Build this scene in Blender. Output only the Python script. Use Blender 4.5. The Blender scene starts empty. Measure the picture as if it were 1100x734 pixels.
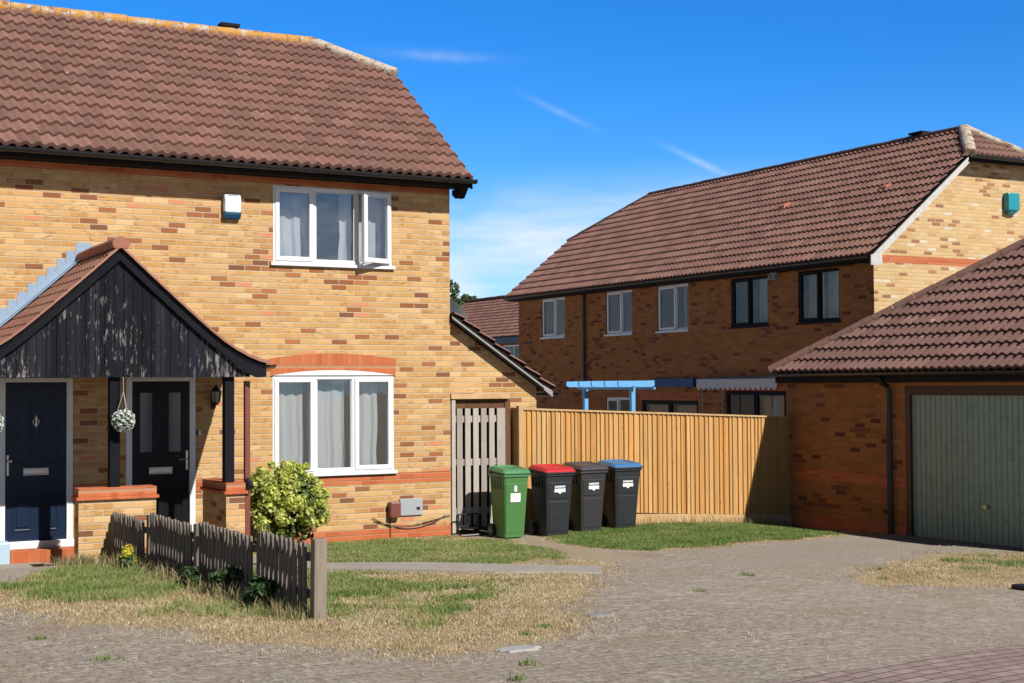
import bpy, bmesh, math, random
import numpy as np
from mathutils import Vector, Matrix
random.seed(7); rng = np.random.default_rng(7)
S = bpy.context.scene; C = S.collection
# ------------------------------------------------------------------ camera
cam = bpy.data.objects.new('camera', bpy.data.cameras.new('camera')); C.objects.link(cam); S.camera = cam
rt = Vector((.87704879, -.48036529, -.00588253)); up = Vector((-.0093665, -.02934145, .99952556)); fw = Vector((.48030999, .87657759, .03023322))
M = Matrix.Identity(4)
for i in range(3):
    M[i][0] = rt[i]; M[i][1] = up[i]; M[i][2] = -fw[i]
M.translation = Vector((-9.014, -18.293, 2.139)); cam.matrix_world = M
cam.data.sensor_width = 36; cam.data.lens = 1530.6/1100*36; cam.data.clip_end = 2000; cam.data.clip_start = .1
# ------------------------------------------------------------------ sky and sun
SD = Vector((.25, -1.0, .85)).normalized()
ELEV = math.asin(SD.z); ROT = math.atan2(SD.x, SD.y)
W = bpy.data.worlds.new('World'); S.world = W; W.use_nodes = True
def build_world():
    nt = W.node_tree; nt.nodes.clear(); N = nt.nodes.new; L = nt.links.new
    sky = N('ShaderNodeTexSky'); sky.sky_type = 'NISHITA'; sky.sun_disc = False
    sky.sun_elevation = ELEV; sky.sun_rotation = ROT; sky.air_density = 1.0; sky.dust_density = .3; sky.ozone_density = 4.0
    hs = N('ShaderNodeMix'); hs.data_type = 'RGBA'; hs.blend_type = 'MULTIPLY'; hs.inputs['Factor'].default_value = 1.0
    L(sky.outputs[0], hs.inputs['A'])
    tc = N('ShaderNodeTexCoord'); sep = N('ShaderNodeSeparateXYZ'); L(tc.outputs['Generated'], sep.inputs[0])
    def m(op, a, b=None, c=None):
        n = N('ShaderNodeMath'); n.operation = op
        for i, v in enumerate((a, b, c)):
            if v is None: continue
            if isinstance(v, (int, float)): n.inputs[i].default_value = v
            else: L(v, n.inputs[i])
        return n.outputs[0]
    az = m('ARCTAN2', sep.outputs[0], sep.outputs[1]); el = m('ARCSINE', sep.outputs[2])
    # clear deep blue towards the north, dimmed elsewhere to weaken the fill in shaded places
    nf = N('ShaderNodeMapRange'); nf.interpolation_type = 'SMOOTHSTEP'; nf.inputs[1].default_value = .15; nf.inputs[2].default_value = .86; L(m('ADD', m('MULTIPLY', sep.outputs[0], .48), m('MULTIPLY', sep.outputs[1], .877)), nf.inputs[0])
    tint = N('ShaderNodeMix'); tint.data_type = 'RGBA'; L(nf.outputs[0], tint.inputs['Factor']); tint.inputs['A'].default_value = (.09, .11, .145, 1); tint.inputs['B'].default_value = (.16, .80, 1.50, 1)
    sb = N('ShaderNodeMapRange'); sb.interpolation_type = 'SMOOTHSTEP'; sb.inputs[1].default_value = .42; sb.inputs[2].default_value = .12; L(el, sb.inputs[0])
    sm = N('ShaderNodeMix'); sm.data_type = 'RGBA'; L(sb.outputs[0], sm.inputs['Factor']); sm.inputs['A'].default_value = (.09, .11, .145, 1); sm.inputs['B'].default_value = (.10, .30, .56, 1); L(sm.outputs['Result'], tint.inputs['A'])  # low band behind the view, made bluer to feed the window reflections
    hz = N('ShaderNodeMapRange'); hz.interpolation_type = 'SMOOTHSTEP'; hz.inputs[1].default_value = .26; hz.inputs[2].default_value = -.02; L(el, hz.inputs[0])
    t2 = N('ShaderNodeMix'); t2.data_type = 'RGBA'; L(m('MULTIPLY', hz.outputs[0], nf.outputs[0]), t2.inputs['Factor']); L(tint.outputs['Result'], t2.inputs['A']); t2.inputs['B'].default_value = (.62, 1.10, 1.62, 1)
    L(t2.outputs['Result'], hs.inputs['B'])
    # thin cirrus: noise stretched along the horizon
    cb = N('ShaderNodeCombineXYZ'); L(m('MULTIPLY', az, 5.0), cb.inputs[0]); L(m('MULTIPLY', m('ADD', el, m('MULTIPLY', az, -.03)), 26.0), cb.inputs[1])
    nz = N('ShaderNodeTexNoise'); nz.inputs['Scale'].default_value = 1.1; nz.inputs['Detail'].default_value = 6; nz.inputs['Roughness'].default_value = .55; L(cb.outputs[0], nz.inputs['Vector'])
    mr = N('ShaderNodeMapRange'); mr.inputs[1].default_value = .28; mr.inputs[2].default_value = .56; L(nz.outputs[0], mr.inputs[0])
    em = N('ShaderNodeMapRange'); em.inputs[1].default_value = .16; em.inputs[2].default_value = .09; em.interpolation_type = 'SMOOTHSTEP'; L(el, em.inputs[0])
    low = m('MULTIPLY', mr.outputs[0], em.outputs[0])
    # three short wisps: azimuth, elevation, length, thickness, tilt, strength
    tot = m('MULTIPLY', low, .85)
    for a0, e0, ln, th, tilt, st in ((.451, .228, .036, .0035, -.05, .16), (.535, .190, .020, .0025, -.48, .16), (.632, .154, .020, .0024, -.5, .24)):
        da = m('SUBTRACT', az, a0); de = m('SUBTRACT', m('SUBTRACT', el, e0), m('MULTIPLY', da, tilt))
        q = m('ADD', m('POWER', m('ABSOLUTE', m('DIVIDE', da, ln)), 2.0), m('POWER', m('ABSOLUTE', m('DIVIDE', de, th)), 2.0))
        g = m('MULTIPLY', m('POWER', 2.718, m('MULTIPLY', q, -1.0)), st)
        n2 = N('ShaderNodeTexNoise'); n2.inputs['Scale'].default_value = 60; n2.inputs['Detail'].default_value = 4; L(tc.outputs['Generated'], n2.inputs['Vector'])
        tot = m('ADD', tot, m('MULTIPLY', g, m('MULTIPLY', n2.outputs[0], 1.8)))
    mx = N('ShaderNodeMix'); mx.data_type = 'RGBA'; L(m('MINIMUM', tot, 1.0), mx.inputs['Factor']); L(hs.outputs['Result'], mx.inputs['A']); mx.inputs['B'].default_value = (8.2, 8.6, 9.2, 1)
    bg = N('ShaderNodeBackground'); bg.inputs['Strength'].default_value = .1; L(mx.outputs['Result'], bg.inputs['Color'])
    out = N('ShaderNodeOutputWorld'); L(bg.outputs[0], out.inputs[0])
build_world()
sun = bpy.data.objects.new('sun', bpy.data.lights.new('sun', 'SUN')); C.objects.link(sun)
sun.data.energy = 5.0; sun.data.angle = math.radians(.53); sun.data.color = (1, .965, .90)
sun.rotation_euler = SD.to_track_quat('Z', 'Y').to_euler()
S.view_settings.view_transform = 'Standard'; S.view_settings.look = 'None'; S.view_settings.gamma = 1; S.view_settings.exposure = 0.15
S.render.engine = 'CYCLES'; S.cycles.max_bounces = 8; S.cycles.transparent_max_bounces = 12; S.cycles.diffuse_bounces = 1

# ------------------------------------------------------------------ helpers
def ss(a, b, x):
    t = np.clip((x-a)/(b-a), 0, 1); return t*t*(3-2*t)
GY = [(-60, .6), (-14, .47), (-8, .38), (-5, .31), (-3.3, .25), (-2, .15), (-.9, .0), (60, .0)]
def g(x, y):
    x = np.asarray(x, float); y = np.asarray(y, float)
    gy = np.interp(y, [a for a, b in GY], [b for a, b in GY])
    w = 1-ss(-3.5, 3.0, x)*.9
    return gy*w-.13*ss(3.0, 7.0, x)-.1*ss(4.5, 6.3, x)*ss(-3, 0, y)

def tag(o, label=None, cat=None, group=None, kind=None):
    if label: o['label'] = label
    if cat: o['category'] = cat
    if group: o['group'] = group
    if kind: o['kind'] = kind
    return o
def empty(name, loc=(0, 0, 0), label=None, cat=None, group=None, rz=0):
    o = bpy.data.objects.new(name, None); C.objects.link(o); o.location = loc; o.rotation_euler = (0, 0, rz); o.empty_display_size = .2
    return tag(o, label, cat, group)
def uvmap(me, scale=1.0):
    uv = me.uv_layers.new(name='UVMap')
    n = len(me.polygons)
    for p in me.polygons:
        nx, ny, nz = abs(p.normal.x), abs(p.normal.y), abs(p.normal.z)
        for li in p.loop_indices:
            v = me.vertices[me.loops[li].vertex_index].co
            if nz > nx and nz > ny: uv.data[li].uv = (v.x*scale, v.y*scale)
            elif ny >= nx: uv.data[li].uv = (v.x*scale, v.z*scale)
            else: uv.data[li].uv = (v.y*scale, v.z*scale)
def link(name, me, m, parent=None, smooth=False, bevel=0, uv=True):
    if uv and not me.uv_layers: uvmap(me)
    if m: me.materials.append(m)
    if smooth: me.shade_smooth()
    o = bpy.data.objects.new(name, me); C.objects.link(o)
    if parent is not None:
        o.parent = parent
    if bevel:
        b = o.modifiers.new('bevel', 'BEVEL'); b.width = bevel; b.segments = 2; b.limit_method = 'ANGLE'; b.angle_limit = .6
        b.harden_normals = False
    return o
ident = lambda u, d, z: (u, d, z)
class MB:
    """collects simple shapes, built as one mesh; coordinates are (along, depth, up) through the mapping"""
    def __init__(s, mp=ident): s.bm = bmesh.new(); s.mp = mp
    def v(s, p): return s.bm.verts.new(s.mp(*p))
    def face(s, pts):
        return s.bm.faces.new([s.v(p) for p in pts])
    def prism(s, pts, off):
        """closed solid: polygon pts swept by off"""
        a = [s.v(p) for p in pts]; b = [s.v([p[i]+off[i] for i in range(3)]) for p in pts]
        n = len(pts); fs = [s.bm.faces.new(a), s.bm.faces.new(b[::-1])]
        for i in range(n): fs.append(s.bm.faces.new([a[i], b[i], b[(i+1) % n], a[(i+1) % n]]))
        bmesh.ops.recalc_face_normals(s.bm, faces=fs); return s
    def box(s, u0, u1, d0, d1, z0, z1):
        return s.prism([(u0, d0, z0), (u1, d0, z0), (u1, d1, z0), (u0, d1, z0)], (0, 0, z1-z0))
    def loft(s, rings, cap=True):
        R = [[s.v(p) for p in r] for r in rings]; n = len(R[0]); fs = []
        for a, b in zip(R, R[1:]):
            for i in range(n): fs.append(s.bm.faces.new([a[i], a[(i+1) % n], b[(i+1) % n], b[i]]))
        if cap: fs += [s.bm.faces.new(R[0][::-1]), s.bm.faces.new(R[-1])]
        bmesh.ops.recalc_face_normals(s.bm, faces=fs); return s
    def tube(s, pts, r, n=8, cap=True):
        P = [Vector(p) for p in pts]; rs = r if isinstance(r, (list, tuple)) else [r]*len(P); rings = []
        up0 = None
        for i, p in enumerate(P):
            t = ((P[min(i+1, len(P)-1)]-P[max(i-1, 0)])).normalized()
            a = up0 if up0 is not None else (Vector((0, 0, 1)) if abs(t.z) < .9 else Vector((1, 0, 0)))
            x = t.cross(a).normalized(); y = x.cross(t).normalized(); up0 = y
            rings.append([tuple(p+x*math.cos(k*2*math.pi/n)*rs[i]+y*math.sin(k*2*math.pi/n)*rs[i]) for k in range(n)])
        return s.loft(rings, cap)
    def build(s, name, m, parent=None, smooth=False, bevel=0, recalc=False):
        if recalc: bmesh.ops.recalc_face_normals(s.bm, faces=s.bm.faces)
        me = bpy.data.meshes.new(name); s.bm.normal_update(); s.bm.to_mesh(me); s.bm.free()
        return link(name, me, m, parent, smooth, bevel)
def autosmooth(o, ang=.7):
    me = o.data; me.shade_smooth(); 
    bm = bmesh.new(); bm.from_mesh(me)
    for e in bm.edges:
        if len(e.link_faces) == 2 and e.calc_face_angle(0) > ang: e.smooth = False
    bm.to_mesh(me); bm.free(); return o

# ------------------------------------------------------------------ materials
class NT:
    def __init__(s, name):
        s.m = bpy.data.materials.new(name); s.m.use_nodes = True; s.nt = s.m.node_tree; s.nt.nodes.clear()
        s.out = s.nt.nodes.new('ShaderNodeOutputMaterial'); s.p = s.nt.nodes.new('ShaderNodeBsdfPrincipled')
        s.nt.links.new(s.p.outputs[0], s.out.inputs[0])
    def n(s, t, **k):
        o = s.nt.nodes.new(t)
        for a, b in k.items(): setattr(o, a, b)
        return o
    def l(s, a, b): s.nt.links.new(a, b)
    def put(s, sock, v):
        if isinstance(v, (int, float)): sock.default_value = v
        elif isinstance(v, (tuple, list)): sock.default_value = tuple(v) if len(v) == 4 or sock.type == 'VECTOR' else tuple(v)+(1,)
        else: s.l(v, sock)
    def math(s, op, a, b=None, c=None, clamp=False):
        o = s.n('ShaderNodeMath', operation=op); o.use_clamp = clamp
        for i, v in enumerate((a, b, c)):
            if v is not None: s.put(o.inputs[i], v)
        return o.outputs[0]
    def mix(s, f, a, b, mode='MIX'):
        o = s.n('ShaderNodeMix', data_type='RGBA', blend_type=mode); s.put(o.inputs['Factor'], f); s.put(o.inputs['A'], a); s.put(o.inputs['B'], b); return o.outputs['Result']
    def noise(s, vec, scale, detail=3, rough=.55, dist=0, dim='3D'):
        o = s.n('ShaderNodeTexNoise', noise_dimensions=dim); o.inputs['Scale'].default_value = scale; o.inputs['Detail'].default_value = detail; o.inputs['Roughness'].default_value = rough; o.inputs['Distortion'].default_value = dist
        if vec is not None: s.l(vec, o.inputs['Vector'])
        return o.outputs[0]
    def ramp(s, f, stops, interp='LINEAR'):
        o = s.n('ShaderNodeValToRGB'); r = o.color_ramp; r.interpolation = interp
        while len(r.elements) < len(stops): r.elements.new(.5)
        for e, (p, c) in zip(r.elements, stops): e.position = p; e.color = tuple(c)+(1,) if len(c) == 3 else c
        s.l(f, o.inputs[0]); return o.outputs[0]
    def rng(s, f, a, b, c=0, d=1, smooth=False):
        o = s.n('ShaderNodeMapRange'); o.interpolation_type = 'SMOOTHSTEP' if smooth else 'LINEAR'
        s.put(o.inputs[0], f)
        for i, v in enumerate((a, b, c, d)): o.inputs[i+1].default_value = v
        return o.outputs[0]
    def sep(s, v):
        o = s.n('ShaderNodeSeparateXYZ'); s.l(v, o.inputs[0]); return o.outputs
    def comb(s, x, y, z=0):
        o = s.n('ShaderNodeCombineXYZ')
        for i, v in enumerate((x, y, z)): s.put(o.inputs[i], v)
        return o.outputs[0]
    def white(s, v):
        o = s.n('ShaderNodeTexWhiteNoise', noise_dimensions='3D'); s.l(v, o.inputs['Vector']); return o.outputs
    def uv(s): return s.n('ShaderNodeTexCoord').outputs['UV']
    def ob(s): return s.n('ShaderNodeTexCoord').outputs['Object']
    def pos(s): return s.n('ShaderNodeNewGeometry').outputs['Position']
    def base(s, v): s.put(s.p.inputs['Base Color'], v)
    def set(s, **k):
        for a, v in k.items(): s.put(s.p.inputs[a.replace('_', ' ')], v)
    def bump(s, h, strength=.5, dist=.01):
        b = s.n('ShaderNodeBump'); b.inputs['Strength'].default_value = strength; b.inputs['Distance'].default_value = dist; s.l(h, b.inputs['Height']); s.l(b.outputs[0], s.p.inputs['Normal']); return b

def mat_brick(name, kind='buff', bw=.225, bh=.075):
    t = NT(name); u, v, _ = t.sep(t.uv())[:3]
    row = t.math('FLOOR', t.math('DIVIDE', v, bh)); off = t.math('MULTIPLY', t.math('FLOORED_MODULO', row, 2.0), .5)
    jit = t.math('MULTIPLY', t.white(t.comb(row, 3.3))[0], .06)
    uu = t.math('ADD', t.math('ADD', t.math('DIVIDE', u, bw), off), jit); col = t.math('FLOOR', uu)
    fx = t.math('FRACT', uu); fz = t.math('FRACT', t.math('DIVIDE', v, bh))
    w1 = t.white(t.comb(col, row, 1.0)); w2 = t.white(t.comb(col, row, 7.0)); w3 = t.white(t.comb(col, row, 13.0))
    wob = t.math('MULTIPLY', t.math('SUBTRACT', t.noise(t.uv(), 45, 2), .5), .09)
    ex = t.math('MINIMUM', fx, t.math('SUBTRACT', 1.0, fx)); ez = t.math('MINIMUM', fz, t.math('SUBTRACT', 1.0, fz))
    ax = t.rng(t.math('ADD', ex, t.math('MULTIPLY', wob, .35)), .015, .032); az = t.rng(t.math('ADD', ez, wob), .05, .11)
    inb = t.math('MINIMUM', ax, az)
    fine = t.noise(t.uv(), 70, 4, .65); mid = t.noise(t.uv(), 9, 3)
    cell = t.comb(t.math('MULTIPLY', col, bw), t.math('MULTIPLY', row, bh)); clus = t.noise(cell, 1.15, 2, .5)
    if kind == 'buff':
        c = t.ramp(w1[0], [(0, (.56, .34, .145)), (.22, (.64, .41, .185)), (.42, (.52, .295, .11)), (.60, (.60, .39, .185)), (.8, (.47, .255, .095)), (1, (.68, .47, .245))])
        dk = t.ramp(w3[0], [(0, (.26, .095, .042)), (.4, (.36, .14, .055)), (.7, (.19, .085, .05)), (1, (.42, .17, .07))])
        thr = t.rng(t.noise(cell, 1.7, 4, .65), .40, .64, .975, .76)
        isd = t.math('GREATER_THAN', w2[0], thr)
        # creased brown smudges inside many of the stocks
        sm = t.noise(t.comb(t.math('MULTIPLY', u, 9.0), t.math('MULTIPLY', v, 26.0), t.math('MULTIPLY', w3[0], 20.0)), 1.0, 3, .6)
        smk = t.math('MULTIPLY', t.rng(sm, .50, .68), t.math('MULTIPLY', t.math('GREATER_THAN', w3[0], .45), .75))
        c = t.mix(smk, c, (.34, .155, .045))
        pk = t.math('GREATER_THAN', t.white(t.comb(col, row, 21.0))[0], .982)
        c = t.mix(pk, c, (.60, .26, .14)); c = t.mix(isd, c, dk); mort = (.60, .48, .32)
        c = t.mix(t.rng(t.noise(t.uv(), .35, 4), .35, .8), c, (1.12, 1.08, 1.02), 'MULTIPLY')
    elif kind == 'brown':   # the rear houses' more orange brown stocks
        c = t.ramp(w1[0], [(0, (.40, .155, .048)), (.3, (.46, .195, .065)), (.6, (.34, .13, .04)), (.85, (.42, .18, .065)), (1, (.31, .115, .036))])
        dk = t.ramp(w3[0], [(0, (.14, .05, .03)), (1, (.24, .09, .045))])
        thr = t.rng(clus, .42, .64, 1.0, .72); isd = t.math('GREATER_THAN', w2[0], thr)
        sm = t.noise(t.comb(t.math('MULTIPLY', u, 9.0), t.math('MULTIPLY', v, 26.0), 0), 1.0, 3, .6)
        c = t.mix(t.math('MULTIPLY', t.rng(sm, .55, .7), .5), c, (.30, .13, .045)); c = t.mix(isd, c, dk); mort = (.38, .18, .08)
    elif kind == 'pale':    # gable in full sun, weathered
        c = t.ramp(w1[0], [(0, (.60, .41, .20)), (.3, (.66, .47, .24)), (.6, (.56, .36, .16)), (.85, (.64, .44, .22)), (1, (.50, .31, .14))])
        dk = t.ramp(w3[0], [(0, (.32, .15, .08)), (1, (.42, .20, .10))])
        thr = t.rng(clus, .40, .64, .99, .78); isd = t.math('GREATER_THAN', w2[0], thr); c = t.mix(isd, c, dk); mort = (.60, .48, .31)
        c = t.mix(t.math('MULTIPLY', t.math('GREATER_THAN', w3[0], .93), .7), c, (.70, .62, .50))
    else:                    # red
        c = t.ramp(w1[0], [(0, (.52, .135, .05)), (.4, (.58, .17, .07)), (.7, (.46, .11, .04)), (1, (.60, .20, .09))]); mort = (.50, .26, .15)
    c = t.mix(t.math('MULTIPLY', t.rng(fine, .3, .75), .35), c, t.mix(1.0, c, (.62, .55, .48), 'MULTIPLY'))
    c = t.mix(t.math('MULTIPLY', t.rng(mid, .4, .8), .3), c, t.mix(1.0, c, (1.25, 1.2, 1.1), 'MULTIPLY'))
    mc = t.mix(t.rng(fine, .3, .7), mort, tuple(x*.8 for x in mort))
    t.base(t.mix(inb, mc, c)); t.set(Roughness=.9); t.p.inputs['Specular IOR Level'].default_value = .25
    t.bump(t.math('ADD', t.math('MULTIPLY', inb, 1.0), t.math('MULTIPLY', fine, .5)), .8, .006); return t.m

def mat_tile(name, base=(.235, .108, .078), lichen=0.0):
    t = NT(name); u, v, _ = t.sep(t.uv())[:3]; cu = t.math('FLOOR', t.math('DIVIDE', u, 2.0)); cv = t.math('FLOOR', v)
    w = t.white(t.comb(cu, cv, 2.0)); w2 = t.white(t.comb(cu, cv, 9.0)); P = t.pos()
    c = t.mix(t.rng(w[0], 0, 1), tuple(x*.74 for x in base), tuple(x*1.2 for x in base))
    c = t.mix(t.math('MULTIPLY', t.math('GREATER_THAN', w2[0], .9), .35), c, (.30, .17, .13))
    n1 = t.noise(P, 1.6, 4, .6); c = t.mix(t.rng(n1, .35, .75, 0, .45), c, tuple(x*.72 for x in base))
    n2 = t.noise(P, 55, 4, .7); c = t.mix(t.rng(n2, .45, .75, 0, .5), c, tuple(x*1.35 for x in base))
    n3 = t.noise(P, 9.0, 5, .75); c = t.mix(t.rng(n3, .635, .69), c, (.44, .37, .31))      # pale lichen spots
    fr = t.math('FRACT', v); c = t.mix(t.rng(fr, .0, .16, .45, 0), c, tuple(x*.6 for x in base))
    if lichen:
        X = t.n('ShaderNodeVertexColor', layer_name='lich').outputs[0]
        n4 = t.noise(P, 7, 5, .7); k = t.rng(t.math('ADD', X, t.math('MULTIPLY', t.math('SUBTRACT', n4, .5), 1.6)), .55, .75)
        c = t.mix(k, c, t.mix(t.noise(P, 30, 3), (.42, .19, .035), (.50, .33, .16)))
    t.base(c); t.set(Roughness=.88); t.p.inputs['Specular IOR Level'].default_value = .3
    t.bump(t.math('ADD', n2, t.math('MULTIPLY', n3, .5)), .35, .006); return t.m

def mat_plain(name, col, rough=.5, metal=0, var=.12, scale=8, spec=.5, bump=0, bscale=60, dirt=None):
    t = NT(name); P = t.ob(); n = t.noise(P, scale, 4, .6)
    c = t.mix(n, tuple(x*(1-var) for x in col), tuple(min(1, x*(1+var)) for x in col))
    if dirt: c = t.mix(t.rng(t.noise(P, scale*2.3, 5, .7), .5, .75, 0, dirt[1]), c, dirt[0])
    t.base(c); t.set(Roughness=rough, Metallic=metal); t.p.inputs['Specular IOR Level'].default_value = spec
    if bump: t.bump(t.noise(P, bscale, 4, .6), bump, .004)
    return t.m
def mat_wood(name, cols, axis='z', plank=.0, grain=1.0, weather=None, rough=.8, spec=.3):
    """cols: list of plank colours; uv u/plank gives a random tone per plank; grain runs up v"""
    t = NT(name); u, v, _ = t.sep(t.uv())[:3]
    if axis == 'u': u, v = v, u
    k = t.math('FLOOR', t.math('DIVIDE', u, plank)) if plank else t.math('FLOOR', t.math('MULTIPLY', u, 3.0))
    w = t.white(t.comb(k, 4.0)); st = [(i/(len(cols)-1), c) for i, c in enumerate(cols)] if len(cols) > 1 else [(0, cols[0]), (1, cols[0])]
    c = t.ramp(w[0], st)
    gr = t.noise(t.comb(t.math('MULTIPLY', u, 90*grain), t.math('ADD', t.math('MULTIPLY', v, 3.0), t.math('MULTIPLY', w[0], 30.0)), 0), 1.0, 5, .6, .6)
    c = t.mix(t.rng(gr, .35, .7, 0, .55), c, t.mix(1.0, c, (.58, .50, .42), 'MULTIPLY'))
    bl = t.noise(t.comb(t.math('MULTIPLY', u, 8.0), t.math('MULTIPLY', v, 1.3), w[0]), 1.0, 3)
    c = t.mix(t.rng(bl, .45, .75, 0, .5), c, t.mix(1.0, c, (1.3, 1.25, 1.2), 'MULTIPLY'))
    kn = t.n('ShaderNodeTexVoronoi'); kn.inputs['Scale'].default_value = 1.0
    t.l(t.comb(t.math('MULTIPLY', u, 9.0), t.math('MULTIPLY', v, 3.2), 0), kn.inputs['Vector']); kd = kn.outputs['Distance']
    c = t.mix(t.rng(kd, .05, .11, .7, 0), c, t.mix(1.0, c, (.35, .25, .18), 'MULTIPLY'))
    if weather:
        wn = t.noise(t.comb(t.math('MULTIPLY', u, 24.0), t.math('MULTIPLY', v, 5.0), 0), 1.0, 6, .75)
        ext = t.noise(t.comb(t.math('MULTIPLY', u, 1.4), t.math('MULTIPLY', v, .7), 5.0), 1.0, 2)
        f = t.rng(t.math('ADD', wn, t.math('MULTIPLY', t.math('SUBTRACT', ext, .5), weather[2])), weather[1], weather[1]+.09)
        c = t.mix(t.math('MULTIPLY', f, .85), c, weather[0])
    t.base(c); t.set(Roughness=rough); t.p.inputs['Specular IOR Level'].default_value = spec
    t.bump(gr, .5, .004); return t.m
def mat_glass(name, tint=(.75, .85, .85), refl=.12, gz=.9):
    t = NT(name); tr = t.n('ShaderNodeBsdfTransparent'); tr.inputs[0].default_value = tint+(1,)
    gl = t.n('ShaderNodeBsdfGlossy'); gl.inputs['Roughness'].default_value = .015
    wav = t.noise(t.pos(), 1.3, 2); b = t.n('ShaderNodeBump'); b.inputs['Strength'].default_value = .25; b.inputs['Distance'].default_value = .02; t.l(wav, b.inputs['Height']); t.l(b.outputs[0], gl.inputs['Normal'])
    ge = t.n('ShaderNodeNewGeometry'); dt = t.n('ShaderNodeVectorMath', operation='DOT_PRODUCT'); t.l(ge.outputs['Incoming'], dt.inputs[0]); t.l(ge.outputs['Normal'], dt.inputs[1])
    f = t.math('ADD', t.math('MULTIPLY', t.math('POWER', t.math('SUBTRACT', 1.0, t.math('ABSOLUTE', dt.outputs['Value'])), 5.0), gz), refl, clamp=True)
    mx = t.n('ShaderNodeMixShader'); t.l(f, mx.inputs[0]); t.l(tr.outputs[0], mx.inputs[1]); t.l(gl.outputs[0], mx.inputs[2]); t.l(mx.outputs[0], t.out.inputs[0]); t.nt.nodes.remove(t.p); return t.m
def mat_cloth(name, col):
    t = NT(name); t.base(t.mix(t.noise(t.ob(), 20, 2), col, tuple(x*.85 for x in col))); t.set(Roughness=.9)
    tl = t.n('ShaderNodeBsdfTranslucent'); tl.inputs[0].default_value = col+(1,)
    mx = t.n('ShaderNodeMixShader'); mx.inputs[0].default_value = .3; t.l(t.p.outputs[0], mx.inputs[1]); t.l(tl.outputs[0], mx.inputs[2]); t.l(mx.outputs[0], t.out.inputs[0]); return t.m
def mat_leaf(name, cols, rough=.55, trans=.3, attr='rnd'):
    t = NT(name); a = t.n('ShaderNodeAttribute', attribute_name=attr).outputs['Fac']
    c = t.ramp(a, [(i/(len(cols)-1), c) for i, c in enumerate(cols)]); t.base(c); t.set(Roughness=rough); t.p.inputs['Specular IOR Level'].default_value = .3
    tl = t.n('ShaderNodeBsdfTranslucent'); t.l(c, tl.inputs[0]); mx = t.n('ShaderNodeMixShader'); mx.inputs[0].default_value = trans
    t.l(t.p.outputs[0], mx.inputs[1]); t.l(tl.outputs[0], mx.inputs[2]); t.l(mx.outputs[0], t.out.inputs[0]); return t.m

BUFF = mat_brick('buff_brick'); BROWN = mat_brick('brown_brick', 'brown'); PALE = mat_brick('pale_brick', 'pale'); RED = mat_brick('red_brick', 'red')
RED_EDGE = mat_brick('red_brick_on_edge', 'red', .075, .24)
TILE = mat_tile('roof_tile', (.22, .115, .093)); TILEL = mat_tile('roof_tile_lichen', (.235, .122, .096), 1.0); TILED = mat_tile('roof_tile_dark', (.185, .10, .086))
WHITE = mat_plain('white_upvc', (.80, .81, .82), .3, var=.03); BLACKP = mat_plain('black_plastic', (.018, .019, .022), .35, var=.2)
BLACKF = mat_plain('black_frame', (.010, .009, .010), .6, spec=.15); FASCIA = mat_plain('black_fascia', (.013, .010, .010), .7, spec=.15)
DARKROOM = mat_plain('dim_room', (.16, .15, .14), .9); CURT = mat_cloth('net_curtain', (.90, .91, .92)); CURTG = mat_cloth('grey_curtain', (.5, .54, .58))
GLASS = mat_glass('window_glass', (.95, .97, .98), .17); GLASSD = mat_glass('rear_window_glass', (.90, .93, .93), .04, .45)
NAVY = mat_plain('navy_door', (.009, .020, .048), .35, var=.06, spec=.3); BLACKD = mat_plain('black_door', (.007, .007, .009), .4, var=.1, spec=.25)
CHROME = mat_plain('brushed_metal', (.62, .60, .57), .3, 1, var=.05); LEAD = mat_plain('lead_flashing', (.27, .36, .48), .5, .2, var=.15, scale=20)
CONC = mat_plain('pale_concrete', (.42, .38, .33), .9, var=.15, scale=6, bump=.3, dirt=((.2, .18, .15), .5))
BARGEW = mat_plain('weathered_white_board', (.55, .54, .51), .7, var=.15, dirt=((.2, .18, .15), .6))
BLKWOOD = mat_wood('black_weathered_boards', [(.012, .014, .020), (.018, .021, .030), (.010, .011, .015), (.024, .026, .034)], plank=.107, weather=((.26, .23, .22), .56, .55), rough=.85, spec=.1)
BLKPOST = mat_wood('black_painted_timber', [(.010, .011, .015), (.014, .015, .020)], plank=.3, weather=((.2, .18, .16), .70, .3), rough=.8, spec=.1)
FENCEW = mat_wood('orange_fence_boards', [(.62, .35, .125), (.56, .27, .075), (.70, .45, .20), (.47, .225, .06), (.62, .38, .15), (.66, .33, .095), (.54, .37, .18)], plank=.0833, rough=.75)
FENCEP = mat_wood('pale_fence_timber', [(.62, .42, .22), (.56, .36, .17)], plank=.3)
GREYW = mat_wood('grey_weathered_boards', [(.44, .40, .36), (.52, .48, .43), (.36, .32, .285)], plank=.13, weather=((.17, .13, .10), .60, .4))
PICKW = mat_wood('grey_picket_timber', [(.14, .122, .108), (.19, .165, .145), (.11, .095, .083), (.22, .195, .17)], plank=.09, weather=((.10, .08, .065), .60, .4))
BROWNW = mat_wood('dark_brown_timber', [(.11, .05, .025), (.15, .07, .035)], plank=.12)
BLUEW = mat_plain('blue_painted_timber', (.14, .40, .74), .55, var=.12, dirt=((.20, .42, .68), .5))
MAROON = mat_plain('maroon_frame', (.055, .020, .018), .5); MAROONP = mat_plain('brown_red_plastic', (.20, .06, .045), .4, var=.08)
GARG = mat_plain('sage_garage_paint', (.27, .37, .30), .45, var=.10, scale=3, dirt=((.11, .15, .13), .6))
TERRA = mat_plain('terracotta', (.50, .16, .09), .8, var=.15); TEAL = mat_plain('teal_plastic', (.02, .27, .32), .35); GREYP = mat_plain('grey_painted_steel', (.36, .38, .41), .5, var=.1, scale=14)
LAMPG = mat_plain('lamp_glass', (.30, .30, .30), .15)

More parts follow.
